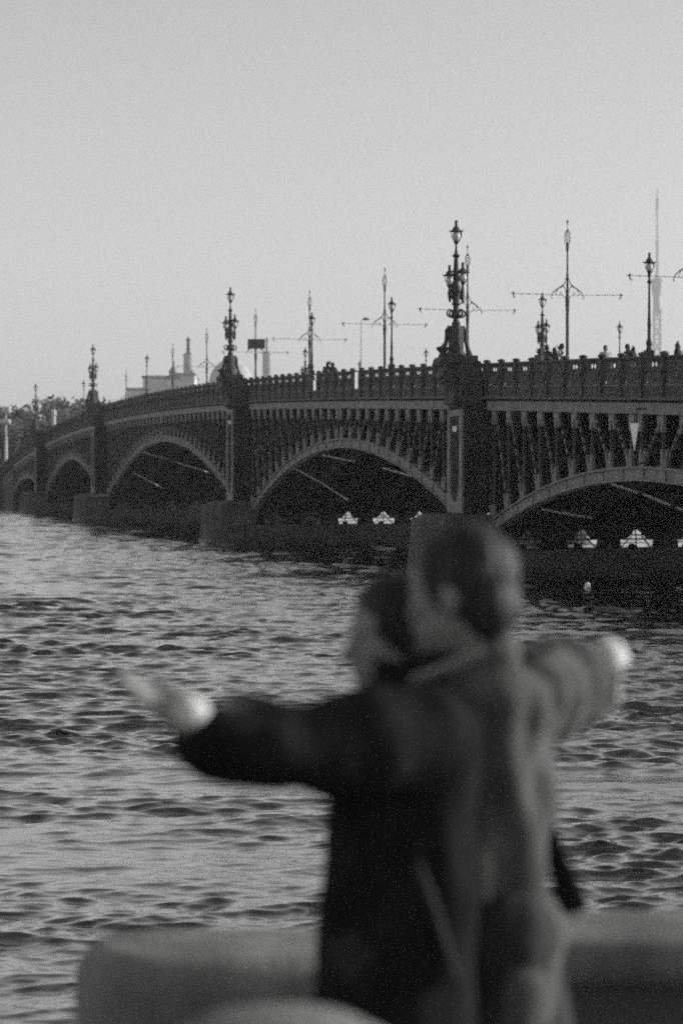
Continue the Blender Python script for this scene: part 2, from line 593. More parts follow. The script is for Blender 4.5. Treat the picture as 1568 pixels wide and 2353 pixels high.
# spandrel columns, slanting lattices and their gussets: one of each per bay
def col_mesh():
    mb = MB()
    mb.box(-0.05, 0.05, -0.04, 0.03, 0, 1)
    mb.box(-0.06, 0.03, 0.031, 0.06, 0, 1)
    return mb.mesh('spandrel_column', M['column'])
def lattice_mesh():
    """unit-high slanting lattice strip of small rings and crossings"""
    mb = MB()
    mb.box(-0.12, -0.1, -0.02, 0.02, 0, 1)
    mb.box(0.1, 0.12, -0.02, 0.02, 0, 1)
    n = 7
    for j in range(n):
        z = (j + 0.5) / n
        h = 0.42 / n
        mb.add([(-0.085, 0.02, z - h), (-0.05, 0.02, z - h), (0.085, 0.02, z + h), (0.05, 0.02, z + h), (-0.085, -0.02, z - h), (-0.05, -0.02, z - h), (0.085, -0.02, z + h), (0.05, -0.02, z + h)],
               [(0, 1, 2, 3), (7, 6, 5, 4), (0, 3, 7, 4), (1, 5, 6, 2)])
        mb.add([(0, 0.04, z - h * 0.75), (0.1, 0.04, z), (0, 0.04, z + h * 0.75), (-0.1, 0.04, z), (0, 0.09, z)],
               [(0, 1, 4), (1, 2, 4), (2, 3, 4), (3, 0, 4)])
    me = mb.mesh('spandrel_lattice', M['lattice'])
    me.materials.append(M['trim'])
    for p in me.polygons:
        if len(p.vertices) == 3:
            p.material_index = 1
    return me
def gusset(sign, top):
    """Y-shaped cast gusset joining the column and the slanting lattice"""
    h = 0.62
    if top:
        poly = [(-0.2, 0), (0.5, 0), (0.44, -0.3), (0.52, -h), (0.4, -h), (0.24, -0.26), (0.14, -0.26), (0.07, -h), (-0.1, -h), (-0.14, -0.3)]
    else:
        poly = [(0.2, 0), (-0.42, 0), (-0.46, 0.28), (-0.62, h), (-0.5, h), (-0.24, 0.28), (-0.14, 0.28), (-0.07, h), (0.1, h), (0.14, 0.3)]
    poly = [(x * sign, z) for x, z in poly]
    mb = MB()
    mb.plate([poly], -0.04, 0.085)
    return mb.mesh('gusset', M['trim'])
colm, latm = col_mesh(), lattice_mesh()
gus = {(sg, tp): gusset(sg, tp) for sg in (1, -1) for tp in (True, False)}
YF = -0.06
for i in range(5):
    zf, a, b = arch_z(i)
    mid = (a + b) / 2
    nb = int((mid - a) / BAY)
    for sg in (1, -1):
        # positions measured from the middle of the span outwards
        for j in range(0, nb + 1):
            s = mid - sg * (0.55 + j * BAY) if j else mid - sg * 0.55
            if not (a - 0.4 < s < b + 0.4):
                continue
            s_c = min(max(s, a), b)
            z0 = zf(s_c) + 0.53
            z1 = R(s) - 2.0
            H = z1 - z0
            if H < 0.25:
                continue
            put('spandrel_column', colm, bridge, (s, YF, z0), None, (1, 1, H))
            if H > 1.0:
                put('gusset', gus[(sg, True)], bridge, (s, YF, z1))
                put('gusset', gus[(sg, False)], bridge, (s, YF, z0))
            # slanting lattice from this column's head down to the next column's foot towards the middle
            s2 = s + sg * BAY
            if j >= 1 and a < s2 < b and H > 0.8:
                zb = zf(s2) + 0.55
                L = math.hypot(s2 - sg * 0.2 - s, z1 - zb)
                put('spandrel_lattice', latm, bridge, (s2 - sg * 0.22, YF - 0.02, zb), (0, math.atan2((s + sg * 0.22) - (s2 - sg * 0.22), z1 - zb), 0), (1, 1, L))

# piers
def nose(hs, y0, y1, n=9):
    pts = [(-hs, y0)]
    for k in range(n):
        t = PI * k / (n - 1)
        pts.append((-hs * math.cos(t), y1 - 1.5 + 1.5 * math.sin(t)))
    pts.append((hs, y0))
    return pts
def make_pier(s):
    pier = bpy.data.objects.new('pier', None)
    COL.objects.link(pier)
    pier.parent = bridge
    pier.location = (s, 0, 0)
    zt = R(s)
    # granite body under the ribs
    mb = MB()
    MB().box(-2.26, 2.26, -BW - 0.66, 0.66, -0.95, 0.28).build('wet_course', M['wet'], pier)
    for k, (z0, z1) in enumerate(((0.283, 0.4), (0.43, 0.8), (0.83, 1.18))):
        mb.box(-2.2 + 0.05 * k, 2.2 - 0.05 * k, -BW - 0.6, 0.6, z0, z1)
        if k:
            mb.box(-2.1, 2.1, -BW - 0.5, 0.5, z0 - 0.03, z0)
    mb.build('granite_base', M['granite'], pier)
    # rounded cutwaters at both ends, in courses with recessed joints
    for sgn in (1, -1):
        mb = MB()
        z = -0.95
        for k, h in enumerate((1.2, 0.55, 0.55, 0.55, 0.5)):
            hs = 2.45 - 0.05 * k
            pl = nose(hs, -0.3 if k > 2 else 0.62, 3.25 - 0.05 * k)
            if sgn < 0:
                pl = [(x, -BW - y) for x, y in pl]
            mb.prism(pl, z, z + h)
            z += h
            if k == 0:
                mb.build('wet_course', M['wet'], pier)
                mb = MB()
            if k < 4:
                pj = nose(hs - 0.06, -0.28 if k > 2 else 0.6, 3.19 - 0.05 * k)
                if sgn < 0:
                    pj = [(x, -BW - y) for x, y in pj]
                mb.prism(pj, z, z + 0.03)
                z += 0.03
        pl = nose(2.1, -0.2, 3.0)
        if sgn < 0:
            pl = [(x, -BW - y) for x, y in pl]
        mb.prism(pl, z, z + 0.22, 0.8, (0, 0.6 if sgn > 0 else -BW - 0.6))
        mb.build('cutwater', M['granite'], pier)
    # iron walls above the granite with gaps between the rib feet
    mb = MB()
    top = zt - 2.0
    outer = [(-BW + 0.4, 1.182), (-0.4, 1.182), (-0.4, top), (-BW + 0.4, top)]
    holes = []
    for k in range(8):
        c = -1.72 - 2.5 * k if k < 7 else -19.3
        w = (0.62 + 0.14 * ((k * 7 + int(s)) % 3) / 2) if k < 7 else 0.5
        holes.append([(c - w + 0.06, 1.2), (c + w - 0.06, 1.2), (c + w, 1.6), (c - w, 1.6)])
        holes.append([(c - w * 0.55, 1.66), (c + w * 0.6, 1.66), (c + w * 0.4, 1.78), (c - w * 0.45, 1.78)])
        holes.append([(c - w * 0.32, 1.84), (c + w * 0.3, 1.84), (c + w * 0.2, 2.0), (c - w * 0.1, 2.06)])
    mb.plate([outer] + holes, -1.35, -1.30, axis='x')
    o = mb.build('pier_wall', M['soffit'], pier)
    mb = MB()
    rg = random.Random(int(s * 10))
    for k in range(8):
        c = -1.72 - 2.5 * k if k < 7 else -19.3
        w = 0.75 if k < 7 else 0.5
        mb.tube([(-1.2, c - w, 1.19), (-1.2, c - w * rg.uniform(0.0, 0.4), 1.75)], 0.035, 5)
        mb.tube([(-1.2, c + w, 1.19), (-1.2, c + w * rg.uniform(0.0, 0.5), 1.75)], 0.025, 5)
        mb.tube([(-1.1, c + rg.uniform(-0.2, 0.2), 1.19), (-1.1, c, 2.3)], 0.03, 5)
        mb.tube([(-1.1, c - w, 1.3 + rg.uniform(0, 0.2)), (-1.1, c + w, 1.3 + rg.uniform(0, 0.25))], 0.018, 5)
        mb.ball((-1.15, c + 0.15, 1.3), (0.05, 0.2, 0.13), 8, 6)
    tag(mb.build('bearing_struts', M['soffit'], pier), kind='stuff')
    # iron tower shaft at both faces
    for sgn in (1, -1):
        f = (lambda y: y) if sgn > 0 else (lambda y: -BW - y)
        def bx(mb, x0, x1, ya, yb, z0, z1):
            y0, y1 = sorted((f(ya), f(yb)))
            mb.box(x0, x1, y0, y1, z0, z1)
        zb = 2.78
        mb = MB()
        bx(mb, -1.25, 1.25, -0.35, 1.1, zb, zt - 1.75)
        # pilaster strips on the near side face
        for yy in (0.05, 0.75):
            bx(mb, -1.3, -1.252, yy, yy + 0.28, zb + 0.1, zt - 1.8)
        mb.build('tower_shaft', M['soffit'], pier)
        mb = MB()
        z1 = zt - 2.0
        zb2 = zb + 0.02
        arc = [(0.8 * math.cos(t), zb2 + 1.5 - 1.05 * math.sin(t)) for t in np.linspace(PI, 0, 9)]
        hole = [(-0.8, z1 - 0.28)] + arc + [(0.8, z1 - 0.28)]
        y0, y1 = sorted((f(1.103), f(1.2)))
        mb.plate([[(-1.25, zb2), (1.25, zb2), (1.25, z1), (-1.25, z1)], hole], y0, y1)
        mb.build('panel_frame', M['trim'], pier)
        mb = MB()
        for xx in (-0.55, -0.18, 0.18, 0.55):
            bx(mb, xx - 0.05, xx + 0.05, 1.102, 1.15, zb2 + 0.9, z1 - 0.5)
        bx(mb, -0.75, -0.62, 1.102, 1.16, z1 - 1.1, z1 - 0.45)
        bx(mb, 0.62, 0.75, 1.102, 1.16, z1 - 1.1, z1 - 0.45)
        mb.build('panel_ribs', M['iron'], pier)
        if sgn > 0:
            mb = MB()
            bx(mb, -0.34, 0.34, 1.16, 1.19, z1 - 0.95, z1 - 0.72)
            mb.build('plaque', M['globe'], pier)
        # head: scrolled bracket, block and cornice at railing height
        mb = MB()
        bx(mb, -1.0, 1.0, 0.2, 1.15, zt - 1.748, zt - 0.3)
        bx(mb, -0.95, 0.95, 0.25, 1.25, zt - 0.3, zt - 0.02)
        bx(mb, -1.1, 1.1, 0.3, 1.7, zt + 0.02, zt + 0.1)
        bx(mb, -1.0, 1.0, 0.4, 1.6, zt + 0.102, zt + 0.34)
        bx(mb, -0.98, 0.98, 0.22, 1.4, zt - 0.02, zt + 0.018)
        mb.build('tower_head', M['iron'], pier)
        prof = [(1.16, -1.95), (1.3, -1.9), (1.42, -1.6), (1.32, -1.2), (1.5, -0.95), (1.75, -0.8), (1.85, -0.45), (1.72, -0.15), (1.8, 0.0), (1.9, 0.1), (1.86, 0.25), (1.7, 0.32), (1.16, 0.32)]
        mb = MB()
        pl = [(f(y), zt + z) for y, z in prof]
        mb.plate([pl], -0.55, 0.55, axis='x')
        for (yy, zz, rr) in ((1.78, 0.1, 0.22), (1.7, -0.5, 0.2), (1.35, -1.65, 0.14)):
            mb.tube([(-0.66, f(yy), zt + zz), (0.66, f(yy), zt + zz)], rr, 12)
        mb.build('scroll_bracket', M['iron'], pier, True)
        # crowned emblem standing on the bracket
        mb = MB()
        c = (0, f(1.72), zt + 0.3)
        mb.lathe([(0.2, 0), (0.2, 0.06), (0.14, 0.12), (0.15, 0.2), (0.22, 0.25), (0.27, 0.36), (0.24, 0.44), (0.12, 0.47), (0.04, 0.5), (0.045, 0.55), (0.01, 0.6)], 12, c)
        for k in range(8):
            an = 2 * PI * k / 8
            mb.ball((c[0] + 0.24 * math.cos(an), c[1] + 0.24 * math.sin(an), c[2] + 0.38), 0.065, 6, 5)
        mb.build('crowned_emblem', M['lamp_iron'], pier, True)
    return pier
for s in PIERS[:5]:
    make_pier(s)
# abutment and stone end at the far bank
mb = MB()
mb.box(PIERS[5] - 1.6, S1, -BW - 0.3, 0.06, -0.9, 4.2)
zz = lambda s: R(s)
sweep(mb, list(np.linspace(PIERS[5] - 1.6, S1, 12)), zz, [(-BW, -1.92), (-BW, -7.5), (0.03, -7.5), (0.03, -1.92)])
mb.build('abutment', M['granite'], bridge)
mb = MB()
mb.box(S0, PIERS[0] - 1.2, -BW - 0.3, 0.06, -0.9, R(PIERS[0]) - 2.6)
mb.build('abutment', M['granite'], bridge)

# hanging navigation mark at the middle of the nearest span
mid0 = (PIERS[0] + PIERS[1]) / 2
ms = s_at(1458, 0.5)
mark = thing('navigation_mark', 'white triangular board pointing down, hung above the right-hand arch', 'sign', W(ms, 0.5, CAMZ + (1101 - 972) * W(ms, 0.5, 0).y / FPX), BANG)
zf0, _, _ = arch_z(0)
mb = MB()
hh = R(mid0) - 2.2 - 0.28
mb.plate([[(-0.47, 0.0), (0.47, 0.0), (0.0, -0.95)]], 0.0, 0.04)
mb.build('board', M['white'], mark)
mb = MB()
mb.tube([(0, -0.05, 0.5), (0, -0.05, -1.45)], 0.025, 6)
mb.tube([(0, -0.05, 0.5), (0, -0.45, 0.5)], 0.03, 6)
mb.tube([(0, -0.05, -1.4), (0, -0.5, -1.4)], 0.03, 6)
mb.build('hanging_rod', M['iron'], mark)

# ------------------------------------------------------------------ the railing (a thing of its own)
railing = thing('bridge_railing', 'ornate dark cast-iron railing with capped posts along the near edge of the bridge', 'railing', BO, BANG)
def panel_mesh():
    mb = MB()
    def oval(cx, cz, rx, rz, n=10):
        return [(cx + rx * math.cos(2 * PI * k / n), cz + rz * math.sin(2 * PI * k / n)) for k in range(n)]
    w = 1.1
    out = [(-w, 0.0), (w, 0.0), (w, 0.82), (-w, 0.82)]
    holes = [oval(-0.17, 0.69, 0.13, 0.085), oval(0.17, 0.69, 0.13, 0.085), [(0.68, 0.025), (0.84, 0.025), (0.84, 0.1), (0.68, 0.1)]]
    mb.plate([out] + holes, -0.008, 0.008)
    # raised ornament: frame, wreath and crossed bars
    for (x0, x1, z0, z1) in ((-0.96, 0.96, 0.56, 0.585), (-0.96, -0.92, 0.12, 0.8), (0.9, 0.94, 0.12, 0.8), (-0.96, 0.7, 0.03, 0.06)):
        mb.box(x0, x1, 0.009, 0.03, z0, z1)
    ring = [(0.22 * math.cos(t), 0.012, 0.32 + 0.2 * math.sin(t)) for t in np.linspace(0, 2 * PI, 13)]
    mb.tube(ring, 0.018, 4, False)
    for sx in (1, -1):
        mb.tube([(sx * 0.25, 0.012, 0.32), (sx * 0.5, 0.012, 0.5), (sx * 0.8, 0.012, 0.42), (sx * 0.75, 0.012, 0.2), (sx * 0.5, 0.012, 0.16), (sx * 0.25, 0.012, 0.3)], 0.016, 4, False)
        mb.box(sx * 0.45 - 0.02, sx * 0.45 + 0.02, 0.009, 0.03, 0.6, 0.79)
    # ridged band under the handrail
    for k in range(22):
        x = -0.95 + 1.9 * k / 21
        mb.box(x - 0.018, x + 0.018, -0.02, 0.03, 0.822, 0.92)
    mb.box(-w, w, -0.014, -0.006, 0.82, 0.92)
    return mb.mesh('railing_panel', M['rail'])
def base_mesh():
    mb = MB()
    mb.box(-1.1, 1.1, -0.05, 0.02, -0.48, 0.012)
    mb.box(-1.02, 1.02, 0.022, 0.07, -0.07, 0.01)
    mb.box(-1.02, 1.02, 0.022, 0.07, -0.48, -0.43)
    mb.box(-0.03, 0.03, 0.022, 0.075, -0.428, -0.072)
    for k in range(20):
        x = -0.95 + 1.9 * k / 19
        mb.box(x - 0.018, x + 0.018, 0.022, 0.05, -0.41, -0.09)
    return mb.mesh('base_panel', M['railbase'])
def post_mesh():
    mb = MB()
    mb.box(-0.085, 0.085, -0.08, 0.12, -1.44, 0.03)
    mb.box(-0.12, 0.12, -0.1, 0.15, -1.0, -0.93)
    mb.box(-0.11, 0.11, -0.1, 0.16, -1.46, -1.38)
    mb.lathe([(0.09, 0.03), (0.15, 0.06), (0.17, 0.1), (0.17, 0.14), (0.1, 0.17), (0.03, 0.19)], 8, (0, 0.02, 0))
    mb.tube([(0, 0.14, -0.4), (0, 0.17, -0.55), (0, 0.14, -0.75)], [0.03, 0.055, 0.02], 5)
    return mb.mesh('railing_post', M['rail'])
panm, basm, posm = panel_mesh(), base_mesh(), post_mesh()
# missing half panels: two bright slots seen between x=720 and x=830 of the picture
slot_s = [s_at(734), s_at(823)]
halfm = MB()
halfm.box(-0.48, 0.48, -0.008, 0.008, 0.0, 0.92)
halfm.box(-0.46, 0.46, 0.009, 0.03, 0.56, 0.6)
halfm.box(-0.46, 0.46, 0.009, 0.03, 0.03, 0.07)
halfm = halfm.mesh('half_panel', M['rail'])
k0 = int(S0 / BAY) + 1
for k in range(k0, int((S1 - 2) / BAY)):
    s = k * BAY + 1.1
    sl = math.atan((R(s + 1) - R(s - 1)) / 2)
    near_pier = any(abs(s - p) < 0.1 for p in PIERS[:5])
    if not near_pier:
        put('railing_post', posm, railing, (s, 0.02, R(s)))
    c = s + BAY / 2
    if any(abs(c - p) < 0.0 for p in PIERS[:5]):
        continue
    sl = -math.atan((R(c + 1) - R(c - 1)) / 2)
    slot = [x for x in slot_s if abs(x - c) <= BAY / 2]
    if slot:
        put('half_panel', halfm, railing, (c - 0.52, 0.0, R(c - 0.52) - 0.95), (0, sl, 0))
    else:
        put('railing_panel', panm, railing, (c, 0.0, R(c) - 0.95), (0, sl, 0))
    put('base_panel', basm, railing, (c, 0.0, R(c) - 0.95), (0, sl, 0))
gaps = [-47, S1 - 2]
mb = MB()
for a, b in zip(gaps[0::2], gaps[1::2]):
    cuts = [x for x in slot_s if a < x < b]
    sweep(mb, list(np.linspace(a, b, max(4, int((b - a) / 2)))), R, rect(-0.07, 0.09, -0.03, 0.04))
mb.build('handrail', M['rail'], railing)

far_rail = thing('bridge_railing', 'railing along the far edge of the bridge, mostly hidden behind the deck', 'railing', BO + BN * (-BW), BANG)
mb = MB()
sweep(mb, SS[:-2], R, rect(-0.07, 0.07, -0.05, 0.04))
sweep(mb, SS[:-2], R, rect(-0.02, 0.02, -1.4, -0.4))
mb.build('handrail', M['rail'], far_rail)
fpost = MB().box(-0.085, 0.085, -0.08, 0.1, -1.4, 0.15).mesh('railing_post', M['rail'])
for k in range(k0, int((S1 - 2) / BAY)):
    put('railing_post', fpost, far_rail, (k * BAY, 0, R(k * BAY)))
# ------------------------------------------------------------------ lamps
def lantern(parent, c, k=1.0):
    """hat, globe and cup of one lantern; c = centre of the globe"""
    cx, cy, cz = c
    mb = MB()
    mb.lathe([(0.30 * k, 0.2 * k), (0.27 * k, 0.235 * k), (0.18 * k, 0.29 * k), (0.16 * k, 0.36 * k), (0.09 * k, 0.43 * k), (0.06 * k, 0.5 * k), (0.075 * k, 0.56 * k), (0.055 * k, 0.6 * k), (0.08 * k, 0.68 * k), (0.03 * k, 0.71 * k)], 8, c)
    for q in range(8):
        a = 2 * PI * q / 8
        mb.tube([(cx + 0.27 * k * math.cos(a), cy + 0.27 * k * math.sin(a), cz + 0.22 * k), (cx + 0.33 * k * math.cos(a), cy + 0.33 * k * math.sin(a), cz + 0.26 * k)], [0.03 * k, 0.012 * k], 4)
    for a, rr_ in ((-PI / 2, 0.045), (-PI / 2 + 0.9, 0.03), (PI / 2, 0.012)):
        mb.tube([(cx + 0.22 * k * math.cos(a), cy + 0.22 * k * math.sin(a), cz + 0.22 * k), (cx + 0.21 * k * math.cos(a), cy + 0.21 * k * math.sin(a), cz), (cx + 0.07 * k * math.cos(a), cy + 0.07 * k * math.sin(a), cz - 0.28 * k)], rr_ * k, 5)
    mb.lathe([(0.05 * k, -0.36 * k), (0.09 * k, -0.3 * k), (0.12 * k, -0.2 * k), (0.1 * k, -0.19 * k)], 8, c)
    mb.build('lamp_hat', M['lamp_iron'], parent, True)
    mb = MB()
    mb.ball((cx, cy, cz - 0.01 * k), (0.185 * k, 0.185 * k, 0.22 * k), 12, 8)
    mb.build('lamp_globe', M['globe'], parent, 'all')

def make_tower_lamp():
    """three-lantern candelabrum on a scrolled pedestal; local x runs along the bridge, y outwards"""
    t = thing('candelabrum_lamp', 'x', 'street lamp', (0, 0, 0), BANG)
    mb = MB()
    mb.lathe([(0.5, 0.0), (0.46, 0.12), (0.36, 0.2), (0.34, 0.3), (0.36, 1.0), (0.33, 1.25), (0.2, 1.36), (0.16, 1.42)], 8, sx=1.0, sy=1.0)
    for sy in (1, -1):
        # leaning buttress figures on both sides with an eye between them
        mb.tube([(0, sy * 0.62, 0.0), (0, sy * 0.52, 0.35), (0, sy * 0.43, 0.75), (0, sy * 0.42, 1.1), (0, sy * 0.3, 1.33)], [0.16, 0.1, 0.09, 0.1, 0.07], 8)
    for sx in (1, -1):
        mb.tube([(sx * 0.62, 0, 0.0), (sx * 0.5, 0, 0.35), (sx * 0.42, 0, 0.75), (sx * 0.4, 0, 1.1), (sx * 0.28, 0, 1.33)], [0.16, 0.1, 0.09, 0.1, 0.07], 8)
    mb.build('pedestal', M['iron'], t, True)
    mb = MB()
    mb.lathe([(0.16, 1.36), (0.2, 1.45), (0.13, 1.55), (0.12, 1.66), (0.19, 1.74), (0.21, 1.85), (0.14, 1.98), (0.13, 2.2), (0.2, 2.28), (0.16, 2.36), (0.16, 2.7), (0.2, 2.8), (0.24, 2.9), (0.22, 3.02), (0.15, 3.15), (0.13, 3.6), (0.11, 4.0), (0.09, 4.3), (0.12, 4.33), (0.19, 4.4), (0.1, 4.46), (0.06, 4.55), (0.075, 4.62), (0.045, 4.68), (0.04, 4.95)], 10)
    mb.build('column', M['lamp_iron'], t, True)
    mb = MB()
    for a in (0.35, 0.35 + PI, 0.35 + PI / 2, 0.35 - PI / 2):
        ca, sa = math.cos(a), math.sin(a)
        pts = []
        for q in range(11):
            th = -PI / 2 + 1.75 * PI * q / 10
            rr = 0.15
            pts.append(((0.33 + rr * math.cos(th)) * ca, (0.33 + rr * math.cos(th)) * sa, 1.88 + rr * math.sin(th)))
        mb.tube([(0.1 * ca, 0.1 * sa, 1.7)] + pts, [0.06] + [0.05 - 0.002 * q for q in range(11)], 6)
    mb.build('scroll', M['lamp_iron'], t, True)
    for i, a in enumerate((PI / 2 + 0.1, -PI / 2 + 0.1, PI + 0.1)):
        if i == 2:
            continue
        ca, sa = math.cos(a), math.sin(a)
        rr, dz = 0.31, (-0.07 if i == 0 else 0.07)
        mb = MB()
        mb.tube([(0.05 * ca, 0.05 * sa, 2.75), (0.2 * ca, 0.2 * sa, 2.55), (0.3 * ca, 0.3 * sa, 2.72), (0.31 * ca, 0.31 * sa, 3.05 + dz)], [0.07, 0.06, 0.09, 0.05], 7)
        mb.lathe([(0.03, 2.35), (0.07, 2.48), (0.1, 2.62), (0.11, 2.8), (0.06, 2.92)], 8, (0.29 * ca, 0.29 * sa, 0))
        mb.tube([(0.09 * ca, 0.09 * sa, 3.75), (0.22 * ca, 0.22 * sa, 3.7)], 0.035, 6)
        arm = mb.build('lamp_arm', M['lamp_iron'], t, True)
        lantern(t, (rr * ca, rr * sa, 3.38 + dz), 0.95)
    lantern(t, (0, 0, 5.24), 1.0)
    return t

def make_single_lamp():
    t = thing('lamp_post', 'x', 'street lamp', (0, 0, 0), BANG)
    mb = MB()
    mb.box(-0.15, 0.15, -0.14, 0.16, -0.05, 0.12)
    mb.lathe([(0.15, 0.12), (0.1, 0.18), (0.09, 0.3), (0.115, 0.36), (0.1, 0.44), (0.065, 0.55), (0.058, 0.95), (0.075, 1.0), (0.06, 1.1), (0.06, 1.2), (0.05, 1.3), (0.036, 2.45), (0.09, 2.5), (0.06, 2.56), (0.035, 2.62), (0.05, 2.72), (0.06, 2.8)], 10)
    mb.build('shaft', M['lamp_iron'], t, True)
    lantern(t, (0, 0, 3.03), 0.72)
    return t

cand = make_tower_lamp()
cand_places = [
    (0.0, 1.12, 0.34, 'tallest and darkest three-lantern candelabrum lamp, on the nearest bridge pier'),
    (PIERS[2], 1.12, 0.34, 'three-lantern candelabrum lamp standing in front of the hazy mosque dome'),
    (PIERS[3], 1.12, 0.34, 'slim distant candelabrum lamp on the pier at the left, against the hazy treetops'),
    (PIERS[2], -BW + 0.15, 0.34, 'candelabrum lamp on the far side of the bridge beside a group of pedestrians'),
    (PIERS[4], 1.12, 0.34, 'leftmost small candelabrum lamp, low on the bridge against the hazy trees'),
    (PIERS[3], -BW + 0.15, 0.34, 'small candelabrum lamp on the far railing just right of the twin poles'),
]
for i, (s, y, dz, lab) in enumerate(cand_places):
    loc = W(s, y, R(s) + dz)
    if i == 0:
        cand.location = loc
        cand['label'] = lab
        cand['group'] = 'candelabrum lamps on the bridge piers'
    else:
        dup(cand, loc, BANG, lab, 'candelabrum lamps on the bridge piers')
lamp = make_single_lamp()
lamp_places = [
    (s_at(1491), 0.02, 'large single-lantern railing lamp at the far right, beside the faint television tower'),
    (s_at(900), 0.02, 'single-lantern lamp on the railing close to the right of a thin wire pole'),
    (s_at(717), 0.02, 'single-lantern lamp almost touching a wire pole, right of the dark sign'),
    (s_at(338), 0.02, 'small single-lantern lamp in front of the hazy pale roof left of the minarets'),
    (s_at(193), 0.02, 'tiny single-lantern lamp on the railing just left of the slim distant candelabrum'),
    (s_at(1422, -BW), -BW, 'slender single-lantern lamp on the far railing between two groups of pedestrians'),
    (s_at(978, -BW), -BW, 'short-looking lamp on the far railing just left of the tallest candelabrum'),
    (s_at(826, -BW), -BW, 'tiny lamp head on the far railing right of the seated-looking pedestrian group'),
]
for i, (s, y, lab) in enumerate(lamp_places):
    loc = W(s, y, R(s) + 0.1)
    if i == 0:
        lamp.location = loc
        lamp['label'] = lab
        lamp['group'] = 'single lamps along the bridge railings'
    else:
        dup(lamp, loc, BANG, lab, 'single lamps along the bridge railings')

# ------------------------------------------------------------------ tram wire poles along the middle of the bridge
def make_pole():
    t = thing('wire_pole', 'x', 'tram pole', (0, 0, 0), BANG)
    H = 9.20
    mb = MB()
    mb.lathe([(0.2, 0.0), (0.16, 0.15), (0.12, 0.6), (0.1, 1.0), (0.085, 4.40), (0.11, 4.70), (0.12, 5.00), (0.1, 5.25), (0.065, 5.50), (0.06, 6.25), (0.085, 6.30), (0.055, 6.40), (0.045, 7.60), (0.06, 7.64)], 8)
    mb.build('shaft', M['lamp_iron'], t, True)
    mb = MB()
    for q in range(4):
        a = PI / 4 + q * PI / 2
        ca, sa = math.cos(a), math.sin(a)
        mb.tube([(0.05 * ca, 0.05 * sa, 7.60), (0.08 * ca, 0.08 * sa, 7.75), (0.07 * ca, 0.07 * sa, 8.00), (0.17 * ca, 0.17 * sa, 8.15), (0.15 * ca, 0.15 * sa, 8.55), (0.03 * ca, 0.03 * sa, 8.75)], 0.018, 4)
    mb.tube([(0, 0, 7.60), (0, 0, 9.10)], 0.018, 5)
    mb.lathe([(0.02, 9.05), (0.055, 9.12), (0.06, 9.18), (0.01, 9.30)], 6)
    mb.lathe([(0.06, 7.96), (0.09, 8.00), (0.06, 8.05)], 6)
    mb.build('finial_cage', M['lamp_iron'], t, True)
    for sg in (1, -1):
        mb = MB()
        mb.tube([(0, sg * 0.06, 6.20), (0, sg * 0.14, 5.95), (0, sg * 0.26, 5.78), (0, sg * 0.6, 5.58), (0, sg * 0.8, 5.40), (0, sg * 0.9, 5.18), (0, sg * 0.88, 5.10), (0, sg * 0.82, 5.12)], [0.02, 0.025, 0.045, 0.03, 0.025, 0.022, 0.018, 0.015], 5)
        mb.tube([(0, sg * 0.26, 5.78), (0, sg * 0.12, 5.65), (0, sg * 0.07, 5.40)], 0.02, 4)
        mb.tube([(0, sg * 0.26, 5.77), (0, sg * 0.5, 5.64), (0, sg * 0.62, 5.45), (0, sg * 0.65, 5.28)], 0.018, 4)
        mb.tube([(0, sg * 0.07, 5.12), (0, sg * 0.3, 5.30), (0, sg * 0.65, 5.28)], 0.016, 4)
        mb.tube([(0, sg * 0.3, 5.32), (0, sg * 0.36, 5.47), (0, sg * 0.44, 5.40), (0, sg * 0.38, 5.32)], 0.014, 4)
        mb.build('scroll_bracket', M['lamp_iron'], t, True)
        mb = MB()
        mb.tube([(0, sg * 0.65, 5.30), (0, sg * 1.6, 5.32), (0, sg * 3.15, 5.34)], 0.012, 4)
        for d in (1.7, 2.1, 2.5):
            mb.ball((0, sg * d, 5.32), 0.04, 5, 4)
        mb.tube([(0, sg * 2.95, 5.42), (0, sg * 2.97, 5.25), (0, sg * 2.9, 5.12), (0, sg * 2.84, 5.16)], [0.045, 0.04, 0.025, 0.02], 5)
        mb.ball((0, sg * 2.97, 5.36), 0.065, 6, 5)
        mb.build('wire_arm', M['lamp_iron'], t, True)
    return t
MID = -10.3
pole_cols = [(1588, 'wire pole with scroll brackets cut off by the right edge'),
             (1302, 'tallest full wire pole, with curled brackets, right of the pedestrians in a row'),
             (1073, 'wire pole half hidden behind the tallest candelabrum lamp'),
             (883, 'wire pole with a wide cross arm left of a single lamp'),
             (711, 'wire pole overlapping a single lamp above the white slots'),
             (587, 'thin wire pole that carries the dark sign panel'),
             (475, 'faint wire pole just left of the mosque dome'),
             (397, 'faint thin wire pole above the hazy pale building'),
             (290, 'faintest thin wire pole at the left end of the hazy building')]
pole = make_pole()
sign_pos = None
for i, (x, lab) in enumerate(pole_cols):
    s = s_at(x, MID)
    loc = W(s, MID, R(s) - 1.24)
    if i == 0:
        pole.location = loc
        pole['label'] = lab
        pole['group'] = 'tram wire poles along the middle of the bridge'
    else:
        dup(pole, loc, BANG, lab, 'tram wire poles along the middle of the bridge')
    if x == 587:
        sign_pos = (s, loc)
